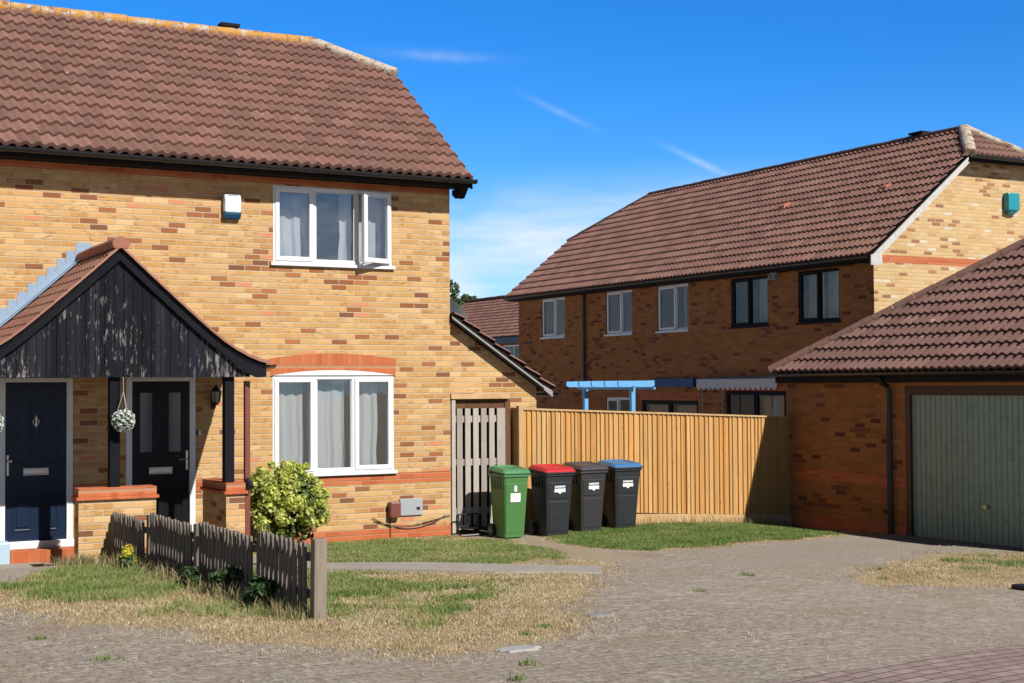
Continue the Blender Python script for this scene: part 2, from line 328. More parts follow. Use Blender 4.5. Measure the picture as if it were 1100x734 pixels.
# ------------------------------------------------------------------ ground data
def inpoly(px, py, poly):
    ins = np.zeros(px.shape, bool); n = len(poly); d = np.full(px.shape, 1e9)
    for i in range(n):
        x0, y0 = poly[i]; x1, y1 = poly[(i+1) % n]
        c = ((y0 > py) != (y1 > py)) & (px < (x1-x0)*(py-y0)/((y1-y0) if y1 != y0 else 1e-9)+x0); ins ^= c
        t = np.clip(((px-x0)*(x1-x0)+(py-y0)*(y1-y0))/((x1-x0)**2+(y1-y0)**2), 0, 1)
        d = np.minimum(d, np.hypot(px-x0-t*(x1-x0), py-y0-t*(y1-y0)))
    return np.where(ins, d, -d)       # signed distance, + inside
_T = rng.random((256, 256))
def vnoise(x, y, s):
    x = x*s+1000; y = y*s+1000; xi = np.floor(x).astype(int); yi = np.floor(y).astype(int); fx = x-xi; fy = y-yi; fx = fx*fx*(3-2*fx); fy = fy*fy*(3-2*fy)
    a = _T[xi % 256, yi % 256]; b = _T[(xi+1) % 256, yi % 256]; c = _T[xi % 256, (yi+1) % 256]; d = _T[(xi+1) % 256, (yi+1) % 256]
    return (a*(1-fx)+b*fx)*(1-fy)+(c*(1-fx)+d*fx)*fy
def fbm(x, y, s): return (vnoise(x, y, s)+.5*vnoise(x+31, y+7, s*2.1)+.25*vnoise(x+3, y+77, s*4.3))/1.75
A_OUT = [(-8.6, -3.9), (-7.6, -4.6), (-8.6, -6.0), (-7.08, -6.2), (-6.56, -7.3), (-6.15, -8.3), (-5.79, -9.2), (-5.33, -9.75), (-4.82, -10.0), (-4.2, -9.9), (-3.1, -8.5), (-2.2, -7.4), (-1.35, -6.1), (-.75, -4.95), (-1.95, -5.45), (-2.55, -6.15), (-3.9, -5.0), (-5.0, -3.6), (-4.6, -1.95), (-5.5, -1.95), (-6.0, -2.6), (-6.8, -4.15)]
A_GRN = [(-7.5, -4.6), (-6.95, -5.3), (-6.15, -6.7), (-5.5, -8.1), (-5.1, -8.5), (-4.5, -8.9), (-3.75, -8.3), (-2.75, -6.7), (-3.9, -5.1), (-5.0, -3.7), (-4.7, -2.1), (-5.5, -2.1), (-6.0, -2.9), (-6.8, -4.3)]
B_POLY = [(-3.4, -.05), (.05, -.05), (.45, -1.0), (.05, -2.3), (-.35, -3.6), (-.75, -4.5), (-1.95, -5.35), (-3.6, -4.35), (-3.9, -2.0)]
C_POLY = [(.95, -.1), (.75, -1.3), (.40, -2.4), (.30, -3.45), (.94, -3.75), (2.36, -3.4), (3.7, -3.25), (4.9, -2.8), (5.9, -1.4), (6.1, -.1)]
D_POLY = [(2.0, -6.2), (3.0, -5.65), (3.9, -5.35), (5.6, -5.25), (6.0, -6.5), (4.5, -7.4), (2.8, -7.95), (2.0, -7.9), (1.2, -7.4)]
D_GRN = [(3.4, -6.0), (4.2, -5.6), (5.6, -5.5), (6.0, -6.2), (4.3, -6.9), (3.1, -6.8)]
DIRT = [(.15, -.7), (.75, -.9), (.5, -2.4), (.25, -3.5), (.2, -4.5), (-.6, -5.1), (-.75, -4.5), (-.25, -3.4), (.1, -2.2)]
def masks(x, y):
    n = fbm(x, y, 2.2)-.5; n2 = fbm(x+50, y, 6.0)-.5
    a, ag, b, c, d, dg = (inpoly(x, y, P) for P in (A_OUT, A_GRN, B_POLY, C_POLY, D_POLY, D_GRN))
    j = n*.55+n2*.25
    straw = np.maximum.reduce([ss(-.45, .45, a+j*1.3), ss(-.1, .12, b+j*.6), ss(-.16, .14, c+j*.6), ss(-.35, .35, d+j*1.2)])
    green = np.maximum.reduce([ss(-.1, .45, ag+j*1.5)*np.clip(.66+n*2.6, 0, 1), ss(.0, .25, b+j)*np.clip(.78+n*2.4, 0, 1), ss(.02, .22, c+j*.8)*np.clip(.95+n, 0, 1), ss(-.1, .3, dg+j)*np.clip(.45+n*2.5, 0, 1)])
    dirt = np.maximum(ss(-.12, .12, inpoly(x, y, DIRT)+j*.4), 0)
    # pale worn concrete in front of the garage
    pale = ss(-.8, .5, inpoly(x, y, [(1.0, -5.2), (1.6, -4.0), (3.8, -3.4), (5.0, -2.9), (6.4, -2.2), (6.4, -5.6), (3.9, -5.45), (2.9, -5.6), (1.9, -6.0)])+j*1.2)
    return straw, green, dirt, pale

def build_ground():
    xs = np.concatenate([[-400, -120, -40, -18], np.arange(-12, 9.01, .06), [12, 20, 40, 120, 400]])
    ys = np.concatenate([[-400, -120, -40, -20], np.arange(-14, 1.01, .06), [2, 5, 12, 25, 60, 150, 400]])
    X, Y = np.meshgrid(xs, ys, indexing='ij'); Z = g(X, Y)+np.where((X > -13) & (X < 10) & (Y < 1.2) & (Y > -15), (fbm(X, Y, .9)-.5)*.02, 0)
    nx, ny = X.shape; co = np.stack([X, Y, Z], -1).reshape(-1, 3)
    i = np.arange(nx-1)[:, None]*ny+np.arange(ny-1)[None]; q = np.stack([i, i+ny, i+ny+1, i+1], -1).reshape(-1, 4)
    me = bpy.data.meshes.new('ground'); me.from_pydata(co, [], q.tolist())
    st, gr, di, pa = masks(X.ravel(), Y.ravel())
    at = me.color_attributes.new('mask', 'FLOAT_COLOR', 'POINT'); at.data.foreach_set('color', np.stack([st, gr, di, pa], -1).ravel())
    t = NT('ground_surface'); P = t.pos(); px, py, pz = t.sep(P)[:3]
    vc = t.n('ShaderNodeAttribute', attribute_name='mask'); r_, g_, b_ = t.sep(vc.outputs['Color'])[:3]; a_ = vc.outputs['Alpha']
    # grey block paving, worn, sand joints
    bu = t.math('DIVIDE', px, .2); rowf = t.math('DIVIDE', py, .1); row = t.math('FLOOR', rowf); bu = t.math('ADD', bu, t.math('MULTIPLY', t.math('FLOORED_MODULO', row, 2.0), .5))
    col = t.math('FLOOR', bu); fx = t.math('FRACT', bu); fy = t.math('FRACT', rowf); w = t.white(t.comb(col, row, 0.0))
    ex = t.math('MINIMUM', fx, t.math('SUBTRACT', 1.0, fx)); ey = t.math('MINIMUM', fy, t.math('SUBTRACT', 1.0, fy))
    edge = t.math('MINIMUM', t.rng(ex, .01, .05), t.rng(ey, .02, .11))
    pv = t.ramp(w[0], [(0, (.40, .34, .285)), (.35, (.46, .395, .335)), (.7, (.42, .355, .30)), (.94, (.50, .43, .365)), (1, (.56, .49, .42))])
    big = t.noise(P, .45, 4, .6); pv = t.mix(t.rng(big, .35, .7), t.mix(1.0, pv, (.84, .83, .82), 'MULTIPLY'), t.mix(1.0, pv, (1.12, 1.1, 1.07), 'MULTIPLY'))
    fn = t.noise(P, 19, 7, .85); pv = t.mix(t.rng(fn, .53, .60, 0, .8), pv, (.72, .66, .59)); pv = t.mix(t.rng(fn, .47, .40, 0, .8), pv, (.15, .12, .10))
    gv = t.noise(P, 130, 3, .7); pv = t.mix(t.rng(gv, .6, .72, 0, .6), pv, (.62, .56, .50)); pv = t.mix(t.rng(gv, .42, .3, 0, .5), pv, (.09, .075, .06))
    joint = t.mix(t.noise(P, 14, 3), (.13, .105, .08), (.34, .27, .18)); pv = t.mix(t.math('MULTIPLY', t.math('SUBTRACT', 1.0, edge), .5), pv, joint)
    bd = t.noise(P, .9, 6, .72); dirtc = t.mix(fn, (.24, .175, .12), (.42, .33, .24)); pv = t.mix(t.rng(bd, .48, .64, 0, .8), pv, dirtc); pv = t.mix(1.0, pv, (.93, .92, .90), 'MULTIPLY')
    st2 = t.noise(P, 2.6, 6, .75); pv = t.mix(t.rng(st2, .60, .74, 0, .55), pv, (.50, .41, .28)); pv = t.mix(t.rng(st2, .36, .26, 0, .6), pv, (.17, .14, .115))
    # pale worn ground
    pl = t.mix(t.noise(P, 7, 5, .7), (.30, .255, .205), (.40, .345, .28)); pl = t.mix(t.rng(gv, .55, .75, 0, .4), pl, (.25, .21, .165))
    c = t.mix(t.math('MULTIPLY', a_, t.rng(t.noise(P, 3, 4, .6), .25, .6, .4, 1)), pv, pl)
    straw = t.mix(t.noise(P, 22, 5, .75), (.30, .21, .12), (.60, .47, .29)); straw = t.mix(t.rng(gv, .5, .75, 0, .5), straw, (.62, .50, .32))
    c = t.mix(t.rng(t.math('ADD', r_, t.math('MULTIPLY', t.math('SUBTRACT', fn, .5), .9)), .35, .65), c, straw)
    grn = t.mix(t.noise(P, 18, 4, .7), (.12, .13, .045), (.24, .22, .09)); c = t.mix(t.rng(t.math('ADD', g_, t.math('MULTIPLY', t.math('SUBTRACT', fn, .5), .8)), .4, .75, 0, .8), c, grn)
    dr = t.mix(t.noise(P, 12, 5, .7), (.32, .24, .16), (.46, .37, .26)); c = t.mix(t.math('MULTIPLY', b_, .9), c, dr)
    t.base(c); t.set(Roughness=.95); t.p.inputs['Specular IOR Level'].default_value = .2
    t.bump(t.math('ADD', t.math('MULTIPLY', edge, .6), t.math('ADD', fn, gv)), .7, .012)
    o = link('ground', me, t.m, None, True, uv=False); tag(o, kind='structure'); return o
build_ground()

# red block road edge at the lower right
def build_road():
    m = bmesh.new(); t = NT('red_block_paving'); P = t.pos()
    mp = t.n('ShaderNodeMapping'); mp.inputs['Rotation'].default_value = (0, 0, math.radians(-13)); t.l(P, mp.inputs[0]); px, py, _ = t.sep(mp.outputs[0])[:3]
    rowf = t.math('DIVIDE', py, .1); row = t.math('FLOOR', rowf); bu = t.math('ADD', t.math('DIVIDE', px, .2), t.math('MULTIPLY', t.math('FLOORED_MODULO', row, 2.0), .5)); col = t.math('FLOOR', bu)
    fx = t.math('FRACT', bu); fy = t.math('FRACT', rowf); ex = t.math('MINIMUM', fx, t.math('SUBTRACT', 1.0, fx)); ey = t.math('MINIMUM', fy, t.math('SUBTRACT', 1.0, fy))
    edge = t.math('MINIMUM', t.rng(ex, .015, .045), t.rng(ey, .03, .09)); w = t.white(t.comb(col, row))
    c = t.ramp(w[0], [(0, (.25, .17, .14)), (.5, (.30, .21, .175)), (1, (.36, .26, .22))]); fn = t.noise(P, 90, 4, .75)
    c = t.mix(t.rng(fn, .55, .75, 0, .5), c, (.42, .34, .29)); c = t.mix(t.rng(t.noise(P, 3, 4), .4, .75, 0, .5), c, (.33, .27, .23)); c = t.mix(t.math('MULTIPLY', t.math('SUBTRACT', 1.0, edge), .85), c, (.05, .035, .03))
    t.base(c); t.set(Roughness=.92); t.bump(t.math('ADD', edge, t.math('MULTIPLY', fn, .4)), .7, .008)
    # edge line from (-5.2,-12.6) to (3,-10.1)
    n = 60; rows = []
    for i in range(n+1):
        f = i/n; x = -6.2+f*15; yt = float(np.interp(x, [-7, -3.726, -2.637, -1.223, 9], [-12.5, -11.914, -11.746, -11.354, -8.6]))
        rows.append([(x, yt-k*.5) for k in range(8)])
    V = [[m.verts.new((x, y, float(g(x, y))+.016)) for x, y in r] for r in rows]
    for i in range(n):
        for k in range(7): m.faces.new([V[i][k+1], V[i+1][k+1], V[i+1][k], V[i][k]])
    me = bpy.data.meshes.new('road'); m.to_mesh(me); m.free(); o = link('road', me, t.m, None, uv=False); tag(o, kind='structure')
build_road()
def strip(name, pts, thick, m, n=14):
    """slab following the ground; pts = list of (left,right) pairs"""
    bm = bmesh.new(); R = []
    for (a, b), (c, d) in zip(pts, pts[1:]):
        for k in range(n):
            f = k/n; l = (a[0]*(1-f)+c[0]*f, a[1]*(1-f)+c[1]*f); r = (b[0]*(1-f)+d[0]*f, b[1]*(1-f)+d[1]*f); R.append((l, r))
    R.append(pts[-1])
    def z(p): return float(g(*p))
    V = [[bm.verts.new((l[0], l[1], z(l)+thick)), bm.verts.new((r[0], r[1], z(r)+thick)), bm.verts.new((r[0], r[1], z(r)-.05)), bm.verts.new((l[0], l[1], z(l)-.05))] for l, r in R]
    for a, b in zip(V, V[1:]):
        for i in range(4): bm.faces.new([a[i], a[(i+1) % 4], b[(i+1) % 4], b[i]])
    bmesh.ops.recalc_face_normals(bm, faces=bm.faces); me = bpy.data.meshes.new(name); bm.to_mesh(me); bm.free(); o = link(name, me, m); tag(o, kind='structure'); return o
PATHM = mat_plain('path_concrete', (.36, .32, .275), .92, var=.2, scale=3, bump=.5, bscale=40, dirt=((.24, .19, .13), .7))
strip('path', [((-4.3, -2.0), (-4.65, -2.4)), ((-3.62, -4.37), (-3.90, -4.98)), ((-2.02, -5.42), (-2.55, -6.12)), ((-1.1, -5.75), (-1.5, -6.4))], .022, PATHM)
strip('front_path', [((-6.95, -.05), (-5.7, -.05)), ((-6.95, -2.0), (-5.72, -1.95)), ((-7.2, -4.6), (-6.72, -4.1))], .02, PATHM)

# ------------------------------------------------------------------ roofs
def tile_roof(name, O, U, V, length, u0f, u1f, m, parent, gauge=.3, wave=.15, seg=6, amp=.044, thick=.040, lich=None):
    """rows of rolled tiles; O eave origin, U along eave, V up the slope, both unit; u0f/u1f bounds at slope distance v"""
    O = Vector(O); U = Vector(U).normalized(); V = Vector(V).normalized(); N = U.cross(V).normalized()
    if N.z < 0: N = -N
    rows = int(math.ceil(length/gauge)); umin = min(u0f(0), u0f(length)); umax = max(u1f(0), u1f(length)); du = wave/seg
    us = np.arange(math.floor(umin/du), math.ceil(umax/du)+1)*du
    def prof(u):
        f = np.mod(u/wave, 1.0); f = np.where(f < .62, f/.62*.5, .5+(f-.62)/.38*.5); return amp*(.5-.5*np.cos(2*np.pi*f))
    co = []; fa = []; uv = []; li = []; r0 = random.Random(3)
    for r in range(rows):
        vb = r*gauge; vt = min(length, (r+1)*gauge)
        sag = .0
        ub = np.clip(us, u0f(vb), u1f(vb)); ut = np.clip(us, u0f(vt), u1f(vt))
        tj = np.repeat(rng.random(len(us)//(seg*2)+2)*.005, seg*2)[:len(us)]      # each tile sits a little differently
        b = len(co)//1
        for (uu, vv, h0, h1) in ((ub, vb, 0.0, 0.0), (ub, vb, thick, 1.0), (ut, vt, .0, 1.0)):
            h = h0+h1*prof(uu)+(tj if h1 else 0) if h1 else prof(uu)*.0-.004
            if not h1: h = prof(uu)-.012
            P = np.array(O)[None]+uu[:, None]*np.array(U)[None]+vv*np.array(V)[None]+h[:, None]*np.array(N)[None]; co.extend(P.tolist())
        n = len(us)
        for k in range(n-1):
            if abs(ub[k+1]-ub[k]) < 1e-6 and abs(ut[k+1]-ut[k]) < 1e-6: continue
            for a in (0, 1):
                fa.append((b+a*n+k, b+a*n+k+1, b+(a+1)*n+k+1, b+(a+1)*n+k))
                for (q, fr) in ((k, 0), (k+1, 0), (k+1, 1), (k, 1)):
                    uv.append((us[q]/wave+.001 if q == k else us[q]/wave-.001, r+(.02 if a == 0 else (.02 if fr == 0 else .98))))
    me = bpy.data.meshes.new(name); me.from_pydata(co, [], fa)
    ul = me.uv_layers.new(name='UVMap'); ul.data.foreach_set('uv', np.array(uv, dtype=float).ravel())
    if lich is not None:
        at = me.color_attributes.new('lich', 'FLOAT_COLOR', 'POINT'); A = np.array(co); k = np.clip(lich(A), 0, 1); at.data.foreach_set('color', np.stack([k, k, k, np.ones_like(k)], -1).ravel())
    bm = bmesh.new(); bm.from_mesh(me); bmesh.ops.remove_doubles(bm, verts=[v for v in bm.verts if False], dist=1e-6)
    for f in bm.faces:
        if f.normal.dot(N) < -.05: f.normal_flip()
    for f in bm.faces: f.smooth = True
    for e in bm.edges:
        if e.calc_length() and len(e.link_faces) == 2 and e.calc_face_angle(0) > .8: e.smooth = False
    bm.to_mesh(me); bm.free()
    return link(name, me, m, parent, uv=False)
def ridge_tiles(name, a, b, m, parent, r=.12, seg=.42, flat=.75, over=.0):
    a = Vector(a); b = Vector(b); d = b-a; L = d.length; t = d.normalized(); s = t.cross(Vector((0, 0, 1))).normalized(); u = s.cross(t).normalized()
    mb = MB(); n = max(1, int(round(L/seg))); rr = random.Random(int(abs(a.x*31+a.y*17))+1)
    for i in range(n):
        p0 = a+t*(L*i/n+.004); p1 = a+t*(L*(i+1)/n-.004); k0 = 1+rr.uniform(-.03, .05); k1 = 1.06+rr.uniform(-.03, .04); dz = rr.uniform(-.006, .006)
        rings = []
        for p, k in ((p0, k0), (p1, k1)):
            ring = [p+s*math.cos(q*math.pi/8)*r*k+u*(math.sin(q*math.pi/8)*r*flat*k+dz) for q in range(9)]
            ring += [p+s*-math.cos(q*math.pi/2)*r*.8*k+u*(-.05) for q in range(3)]
            rings.append([tuple(x) for x in ring])
        mb.loft(rings)
    o = mb.build(name, m, parent); return autosmooth(o, .9)
def mat_ridge(name, lich, pale):
    t = NT(name); P = t.pos(); n = t.noise(P, 5, 4, .7); c = t.mix(t.noise(P, 30, 3), (.16, .085, .065), (.26, .135, .10))
    c = t.mix(t.rng(n, 1-pale-.1, 1-pale), c, (.50, .44, .37)); n2 = t.noise(P, 8.5, 4, .75); c = t.mix(t.rng(n2, 1-lich-.08, 1-lich), c, t.mix(t.noise(P, 40, 2), (.48, .20, .03), (.55, .33, .10)))
    t.base(c); t.set(Roughness=.9); t.bump(t.noise(P, 60, 4), .6, .01); return t.m
RIDGEL = mat_ridge('ridge_lichen', .50, .46); RIDGE = mat_ridge('ridge_tile', .22, .35); RIDGEP = mat_ridge('ridge_mortared', .38, .52); RIDGED = mat_plain('ridge_dark', (.075, .045, .038), .9, var=.3, scale=12)

def slab(name, pts, th, m, parent):
    mb = MB(); mb.prism(pts, (0, 0, -th)); return mb.build(name, m, parent)
def gutter(name, a, b, r, m, parent, n=7):
    a = Vector(a); b = Vector(b); t = (b-a).normalized(); s = t.cross(Vector((0, 0, 1))).normalized(); z = Vector((0, 0, 1))
    mb = MB(); L = (b-a).length
    prof = [(math.cos(q), math.sin(q)) for q in [math.pi+k*math.pi/n for k in range(n+1)]]; inner = [(c*.86, d*.86+.02) for c, d in reversed(prof)]
    ring = lambda p, k=1: [tuple(p+s*c*r*k+z*d*r*k) for c, d in prof+inner]
    mb.loft([ring(a), ring(b)])
    x = 1.1
    while x < L: mb.loft([ring(a+t*(x-.03), 1.12), ring(a+t*(x+.03), 1.12)]); x += 2.0
    return autosmooth(mb.build(name, m, parent))

# ------------------------------------------------------------------ walls with openings
def wall_mesh(mb, u0, u1, z0, z1, holes, d=0.0, reveal=.1):
    us = sorted({u0, u1, *[h[0] for h in holes], *[h[1] for h in holes]}); zs = sorted({z0, z1, *[h[2] for h in holes], *[h[3] for h in holes]})
    for a, b in zip(us, us[1:]):
        for c, e in zip(zs, zs[1:]):
            mu, mz = (a+b)/2, (c+e)/2
            if any(h[0] < mu < h[1] and h[2] < mz < h[3] for h in holes): continue
            mb.face([(a, d, c), (b, d, c), (b, d, e), (a, d, e)])
    for h in holes:
        a, b, c, e = h[:4]; rv = h[4] if len(h) > 4 else reveal
        mb.face([(a, d, c), (a, d+rv, c), (a, d+rv, e), (a, d, e)]); mb.face([(b, d, c), (b, d+rv, c), (b, d+rv, e), (b, d, e)])
        mb.face([(a, d, c), (b, d, c), (b, d+rv, c), (a, d+rv, c)]); mb.face([(a, d, e), (b, d, e), (b, d+rv, e), (a, d+rv, e)])
def frame_ring(mb, u0, u1, z0, z1, w, d0, d1, wb=None):
    wb = wb or w
    mb.box(u0, u0+w, d0, d1, z0, z1); mb.box(u1-w, u1, d0, d1, z0, z1); mb.box(u0+w, u1-w, d0, d1, z1-w, z1); mb.box(u0+w, u1-w, d0, d1, z0, z0+wb)
def curtain_obj(mp, spans, z0, z1, d, m, parent, f=34, amp=.022, top=None):
    mb = MB(mp)
    for (a, b) in spans:
        n = max(8, int((b-a)/.012)); prev = None; ph = random.random()*6
        for i in range(n+1):
            u = a+(b-a)*i/n; w = math.sin(u*f+ph+1.4*math.sin(u*9+ph))*amp+math.sin(u*f*2.3+ph)*amp*.35
            col = [mb.v((u+math.sin(k*1.7+ph)*.004*k, d+w*(.55+.45*k/5), z1+(z0-z1)*k/5)) for k in range(6)]
            if prev:
                for k in range(5): mb.bm.faces.new([prev[k], col[k], col[k+1], prev[k+1]])
            prev = col
    o = mb.build('curtain', m, parent, smooth=True); return o
def room_obj(mp, u0, u1, z0, z1, d0, d1, parent, m=None):
    mb = MB(mp); mb.face([(u0, d1, z0), (u1, d1, z0), (u1, d1, z1), (u0, d1, z1)])
    for u in (u0, u1): mb.face([(u, d0, z0), (u, d1, z0), (u, d1, z1), (u, d0, z1)])
    for z in (z0, z1): mb.face([(u0, d0, z), (u1, d0, z), (u1, d1, z), (u0, d1, z)])
    return mb.build('room_lining', m or DARKROOM, parent)
def window(mp, u0, u1, z0, z1, house, fm, glass, lights, rec=.03, sill=.04, curt=None, cm=None, label=None, sillover=.04, roomd=1.6):
    """lights: list of (a,b,'fixed'|'casement'|'open') in window-fraction"""
    fo = MB(mp); frame_ring(fo, u0, u1, z0, z1, .05, rec, rec+.07); w = u1-u0
    root = None
    for i, (a, b, k) in enumerate(lights[:-1]): fo.box(u0+w*b-.03, u0+w*b+.03, rec+.003, rec+.067, z0+.05, z1-.05)
    win = fo.build('window', fm, house, bevel=.006)
    if label: win['label'] = label
    pn = MB(mp)
    for i, (a, b, k) in enumerate(lights):
        la = u0+w*a+(.05 if i == 0 else .03); lb = u0+w*b-(.05 if i == len(lights)-1 else .03); zb, zt = z0+.05, z1-.05
        if k == 'casement':
            cs = MB(mp); frame_ring(cs, la-.022, lb+.022, zb-.022, zt+.022, .06, rec-.015, rec+.045); cs.build('casement', fm, win, bevel=.006)
            pn.box(la+.04, lb-.04, rec+.014, rec+.02, zb+.04, zt-.04)
        elif k == 'fixed':
            bd = MB(mp); frame_ring(bd, la, lb, zb, zt, .014, rec+.02, rec+.05); bd.build('glazing_bead', fm, win); pn.box(la+.012, lb-.012, rec+.03, rec+.036, zb+.012, zt-.012)
    if len(pn.bm.verts): pn.build('pane', glass, win)
    else: pn.bm.free()
    if sill:
        s = MB(mp); s.box(u0-sillover, u1+sillover, -.05, rec+.05, z0-sill, z0+.002); s.build('sill', fm, win, bevel=.005)
    if curt: curtain_obj(mp, curt, z0+.02, z1-.02, rec+.19, cm or CURT, win)
    room_obj(mp, u0-.35, u1+.35, z0-.5, z1+.15, rec+.075, rec+roomd, win); return win

# ================================================================== MAIN HOUSE
main = empty('brick_house', (0, 0, 0), 'yellow brick house at the left with a black gabled porch over two dark front doors', 'house')
UW = (-2.645, -.910, 3.80, 4.845); LW = (-2.655, -.886, .95, 2.275)
D1 = (-6.143, -5.261, .19, 2.258); D2 = (-4.600, -3.703, .19, 2.264)
mb = MB()
wall_mesh(mb, -9.2, 0, -.3, 5.0, [UW+(.1,), LW+(.1,), D1+(.1,), D2+(.1,)])
R0 = 5.07; RS = .75
def rz(y): return R0+(y+.38)*RS
# right flank (up to the slopes), back, left flank
flank = lambda x: [(x, 0, -.3), (x, 5.94, -.3), (x, 5.94, 5.0), (x, 5.2, rz(.74)-.12), (x, 3.9, 6.95), (x, 2.04, 6.75), (x, 0, 5.0)]
mb.face(flank(0)); mb.face(flank(-9.2)); mb.face([(-9.2, 5.94, -.3), (0, 5.94, -.3), (0, 5.94, 5.0), (-9.2, 5.94, 5.0)])
mb.build('wall', BUFF, main)
def band(mp, u0, u1, z0, z1, m, parent, d=-.003, name='brick_band', holes=()):
    mb = MB(mp); xs = [u0]
    for a, b in holes: xs += [a, b]
    xs.append(u1)
    for a, b in zip(xs[::2], xs[1::2]): mb.box(a, b, d, .05, z0, z1)
    return mb.build(name, m, parent)
band(ident, -9.2, -.001, 4.86, 4.935, RED, main); band(ident, -9.2, .003, .772, .921, RED, main, holes=((-6.143, -5.261), (-4.6, -3.703)))
band(ident, -9.2, .012, -.25, .150, RED, main, d=-.012, name='plinth')
# soldier arch over the lower window: separate voussoirs
def arch(u0, u1, zb, rise, h, parent):
    mb = MB(); n = 24; W = u1-u0
    f = lambda u: zb+rise*(1-((u-(u0+u1)/2)/(W/2))**2)
    for i in range(n):
        a = u0+W*i/n; b = u0+W*(i+1)/n-.006; sk = ((a+b)/2-(u0+u1)/2)*.02
        mb.prism([(a, -.006, f(a)), (b, -.006, f(b)), (b+sk, -.006, f(b)+h), (a+sk, -.006, f(a)+h)], (0, .02, 0))
    mb.build('window_arch', RED_EDGE, parent)
    m2 = MB(); k = 24
    m2.prism([(u0+W*i/k, -.0045, f(u0+W*i/k)+.003) for i in range(k+1)]+[(u0+W*i/k, -.0045, f(u0+W*i/k)+h-.004) for i in range(k, -1, -1)], (0, .008, 0)); m2.build('arch_mortar', mat_plain('arch_mortar', (.46, .22, .12), .9), parent)
    m3 = MB(); m3.prism([(u0+W*i/k, -.02, zb-.0) for i in (0, k)]+[(u0+W*i/k, -.02, f(u0+W*i/k)-.004) for i in range(k, -1, -1)], (0, .03, 0)); m3.build('arch_infill', WHITE, parent)
arch(LW[0]-.03, LW[1]+.03, LW[3]+.005, .075, .225, main)
w1 = window(ident, LW[0], LW[1], LW[2], LW[3], main, WHITE, GLASS, [(0, .34, 'casement'), (.34, .665, 'fixed'), (.665, 1, 'casement')], rec=-.005, curt=[(LW[0]+.05, LW[0]+.50), (LW[0]+.57, LW[0]+1.10), (LW[0]+1.18, LW[0]+1.60)], label='wide white window with three lights and gathered net curtains under the red arch')
w2 = window(ident, UW[0], UW[1], UW[2], UW[3], main, WHITE, GLASS, [(0, .335, 'casement'), (.335, .70, 'fixed'), (.70, 1, 'open')], rec=-.005, curt=[(UW[0]+.05, UW[0]+.56), (UW[0]+1.02, UW[0]+1.2), (UW[0]+1.26, UW[0]+1.68)], label='white upstairs window with its right casement standing open')
# the open casement: hinged on the right, swung out 20 degrees
hx, hy, th = UW[1]-.03, -.03, math.radians(19)
opmap = lambda u, d, z: (hx-u*math.cos(th)+d*math.sin(th)*-1, hy-u*math.sin(th)+d*math.cos(th), z)
oc = MB(opmap); frame_ring(oc, 0, .50, UW[2]+.035, UW[3]-.035, .065, -.02, .04); occ = oc.build('open_casement', WHITE, w2, bevel=.006)
op = MB(opmap); op.box(.06, .44, .0, .006, UW[2]+.095, UW[3]-.095); op.build('open_pane', GLASS, w2)
st = MB(); st.box(UW[0]+1.27, UW[0]+1.30, -.09, -.01, UW[2]+.02, UW[2]+.035); st.build('window_stay', CHROME, w2)
# eaves
MB().box(-9.3, .15, -.36, -.335, 4.93, 5.065).build('fascia', FASCIA, main)
MB().box(-9.3, .15, -.335, -.006, 4.945, 4.965).build('soffit', FASCIA, main)
cb_ = MB(); cb_.prism([(.03, -.33, 4.93), (.03, -.02, 4.93), (.03, -.02, 4.86), (.03, -.12, 4.80), (.03, -.2, 4.80)], (.11, 0, 0)); cb_.build('eaves_corbel', FASCIA, main)
gutter('gutter', (-9.3, -.43, 5.035), (.21, -.43, 5.035), .058, BLACKP, main)
SL = math.hypot(1, RS); VL = (2.97+.38)*SL
def u1main(v):
    y = -.38+v/SL; return .17 if y < 2.25 else .17-(y-2.25)/.72*1.1
def lichf(A):
    d = (A[:, 2]-7.58); return .46+d*1.9+.25*np.clip((A[:, 0]+1.8)/1.0, 0, 1)*(d > -1)*.9
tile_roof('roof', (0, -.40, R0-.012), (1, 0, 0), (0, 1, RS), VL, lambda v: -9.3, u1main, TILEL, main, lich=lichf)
mb = MB()   # solid roof body under the tiles
mb.prism([(-9.3, -.34, R0-.02), (-9.3, 2.97, 7.53), (-9.3, 6.28, R0-.02)], (8.22, 0, 0)); mb.build('roof_deck', FASCIA, main)
mb = MB(); a0, a1, a2 = (.14, -.34, R0-.02), (.14, 2.2, 6.94), (-1.08, 2.97, 7.53); b1, b0 = (.14, 3.74, 6.94), (.14, 6.28, R0-.02); c0, c1, c2 = (-1.08, -.34, R0-.02), a2, (-1.08, 6.28, R0-.02)
for f in ([a0, a1, a2, c0], [a1, b1, a2], [b1, b0, c2, a2]): mb.face(f)
mb.build('verge_deck', FASCIA, main, recalc=True)
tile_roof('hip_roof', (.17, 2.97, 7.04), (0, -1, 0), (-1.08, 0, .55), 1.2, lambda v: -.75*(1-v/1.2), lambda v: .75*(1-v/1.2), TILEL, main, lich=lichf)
ridge_tiles('ridge', (-9.3, 2.97, 7.575), (-1.0, 2.97, 7.575), RIDGEL, main, r=.13)
ridge_tiles('hip_ridge', (-1.0, 2.96, 7.60), (.15, 2.2, 7.05), RIDGEP, main, r=.12)
mb = MB(); mb.prism([(.15, -.38, R0-.01), (.15, 2.25, rz(2.25)-.0), (.15, 2.25, rz(2.25)-.15), (.15, -.38, R0-.16)], (.03, 0, 0)); mb.build('barge_board', FASCIA, main)
mb = MB(); mb.box(-2.43, -2.13, 3.00, 3.2, 7.72, 7.765); mb.box(-2.40, -2.36, 3.05, 3.1, 7.6, 7.73); mb.box(-2.2, -2.16, 3.05, 3.1, 7.6, 7.73); mb.build('ridge_vent', FASCIA, main)
